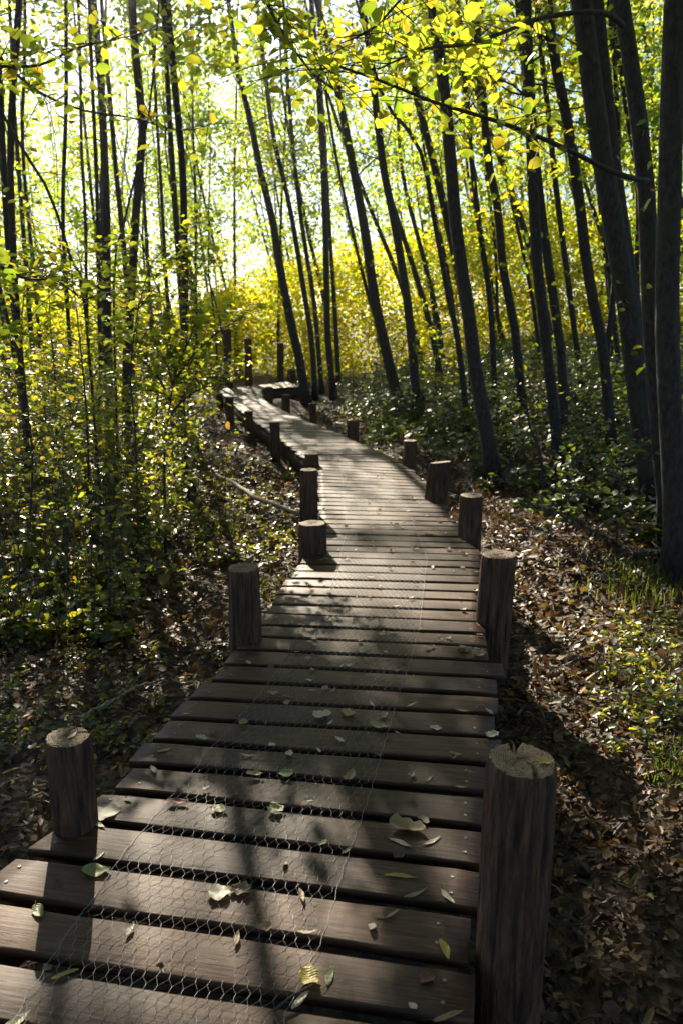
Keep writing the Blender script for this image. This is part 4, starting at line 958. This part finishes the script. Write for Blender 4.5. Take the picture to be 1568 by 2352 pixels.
place_leaf(166, 1690, .055, .014, 'lance', 78, 'dl_pale', .1, .3, 'pale narrow leaf on the sawn top of the nearest left post', 0, z=P1p[2]+.004, group='leaves resting on post tops')
place_leaf(1252, 1752, .045, .022, 'ovate', 20, 'dl_yellow', .4, .6, 'yellow curled leaf caught in the crack of the big post', 0, z=Q1p[2]+.004, group='leaves resting on post tops')
# twig on the deck
mb = MB(); p0, p1 = at_z(628, 2322, .012), at_z(718, 2262, .016)
mb.tube(np.array([[0, 0, 0], (p1-p0)*.5+[0, 0.004, .004], p1-p0]), [.0035, .003, .002], 6); o = link('twig', mb.mesh('twig', M['twig'])); o.location = [float(v) for v in p0]
tag(o, 'short brown twig lying on the lower netting edge', 'twig')
# the many small leaves: one mesh per kind, copied
var = []
for k_, (kind, L_, Wd, cu, fo, lb) in enumerate([('lance', .062, .014, .2, .4, 0), ('lance', .05, .012, .1, .3, 0), ('ovate', .05, .032, .4, .7, 2), ('ovate', .042, .026, .3, .6, 0), ('round', .04, .034, .5, .8, 3), ('ovate', .055, .038, .6, .9, 3)]):
    for mat in ('dl_pale', 'dl_tan', 'dl_brown', 'dl_green'):
        VV, Q = leaf_shape(L_, Wd, kind, cu*.5, fo*.5, k_*7+3, lb); var.append((mat, mesh_np('fallen_leaf', VV, [np.array(Q)], M[mat], True)))
wt = {'dl_pale': .46, 'dl_tan': .3, 'dl_brown': .16, 'dl_green': .08}; cnt = 0
zone = [(0, 'small fallen leaf on the nearest planks, foreground', 'small leaves on the nearest planks'), (1, 'small fallen leaf on the planks between the second and third posts', 'small leaves on the middle planks'), (2, 'tiny fallen leaf on the sunlit planks near the bend', 'tiny leaves on the planks near the bend')]
while cnt < 235:
    s_ = float(np.interp(random.random(), [0, .12, .42, .8, 1], [cum[1]-.1, cum[3], cum[5], cum[8], cum[12]])); f = min(max(random.gauss(.5, .3), .03), .97)
    if random.random() < .35: f = random.random()*.94+.03
    p = edgeL(s_)*(1-f)+edgeR(s_)*f; sx = s_
    mat = random.choices(list(wt), list(wt.values()))[0]; me = random.choice([m for a, m in var if a == mat])
    o = bpy.data.objects.new('fallen_leaf', me); col.objects.link(o)
    o.location = (float(p[0]), float(p[1]), .007); o.rotation_euler = (random.gauss(0, .18), random.gauss(0, .18), random.random()*6.28); q = random.uniform(.6, 1.05); o.scale = (q, q, q)
    z_ = zone[0 if s_ < cum[3] else (1 if s_ < cum[7] else 2)]
    tag(o, z_[1], 'leaf', z_[2]); cnt += 1

# ------------------------------------------------------------------ the lit air of the wood
HAZE = .0008
if HAZE:
    bm_v = [(x_, y_, z_) for z_ in (-1.8, 20) for x_, y_ in ((-175, -45), (175, -45), (175, 280), (-175, 280))]
    m, t, out = nt('haze'); pv = N(t, 'ShaderNodeVolumePrincipled'); pv.inputs['Density'].default_value = HAZE; pv.inputs['Anisotropy'].default_value = .95; pv.inputs['Color'].default_value = (.95, .93, .9, 1)
    t.links.new(pv.outputs[0], out.inputs['Volume'])
    o = link('haze', mesh_np('haze', bm_v, [np.array([[0, 3, 2, 1], [4, 5, 6, 7], [0, 1, 5, 4], [1, 2, 6, 5], [2, 3, 7, 6], [3, 0, 4, 7]])], m)); tag(o, kind='stuff')

# ------------------------------------------------------------------ light, sky, camera
w = bpy.data.worlds.new('World'); sc.world = w; w.use_nodes = True; t = w.node_tree
sky = t.nodes.new('ShaderNodeTexSky'); sky.sky_type = 'NISHITA'; sky.sun_disc = False
sky.sun_elevation = SUN_EL; sky.sun_rotation = SUN_AZ; sky.air_density = 1.0; sky.dust_density = 1.0; sky.ozone_density = 1.0
bg = t.nodes['Background']; mw = t.nodes.new('ShaderNodeMix'); mw.data_type = 'RGBA'; mw.blend_type = 'MULTIPLY'; mw.inputs[0].default_value = 1; mw.inputs[7].default_value = (.78, .94, 1.3, 1); t.links.new(sky.outputs[0], mw.inputs[6]); t.links.new(mw.outputs[2], bg.inputs[0]); bg.inputs[1].default_value = .05
sd = bpy.data.lights.new('sun', 'SUN'); sd.energy = 5; sd.angle = R(.53); sd.color = (1, .88, .69)
so = bpy.data.objects.new('sun', sd); col.objects.link(so)
from mathutils import Vector
so.rotation_euler = Vector([float(-v) for v in SD]).to_track_quat('-Z', 'Y').to_euler()
cd = bpy.data.cameras.new('camera'); cam = bpy.data.objects.new('camera', cd); col.objects.link(cam); sc.camera = cam
cam.location = (0, 0, CAMZ); cam.rotation_euler = (R(90)-PITCH, 0, 0)
cd.sensor_fit = 'VERTICAL'; cd.sensor_height = 36; cd.lens = F/H*36; cd.clip_start = .05; cd.clip_end = 900
cd.dof.use_dof = True; cd.dof.focus_distance = 3.0; cd.dof.aperture_fstop = 4.5
vs = sc.view_settings; vs.view_transform = 'Standard'; vs.look = 'None'; vs.gamma = 1; vs.exposure = 1.55; vs.use_curve_mapping = False
cy = sc.cycles
cy.use_denoising = True; cy.max_bounces = 7; cy.diffuse_bounces = 4; cy.glossy_bounces = 2; cy.transmission_bounces = 5; cy.transparent_max_bounces = 4
cy.sample_clamp_indirect = 6; cy.caustics_reflective = False; cy.caustics_refractive = False
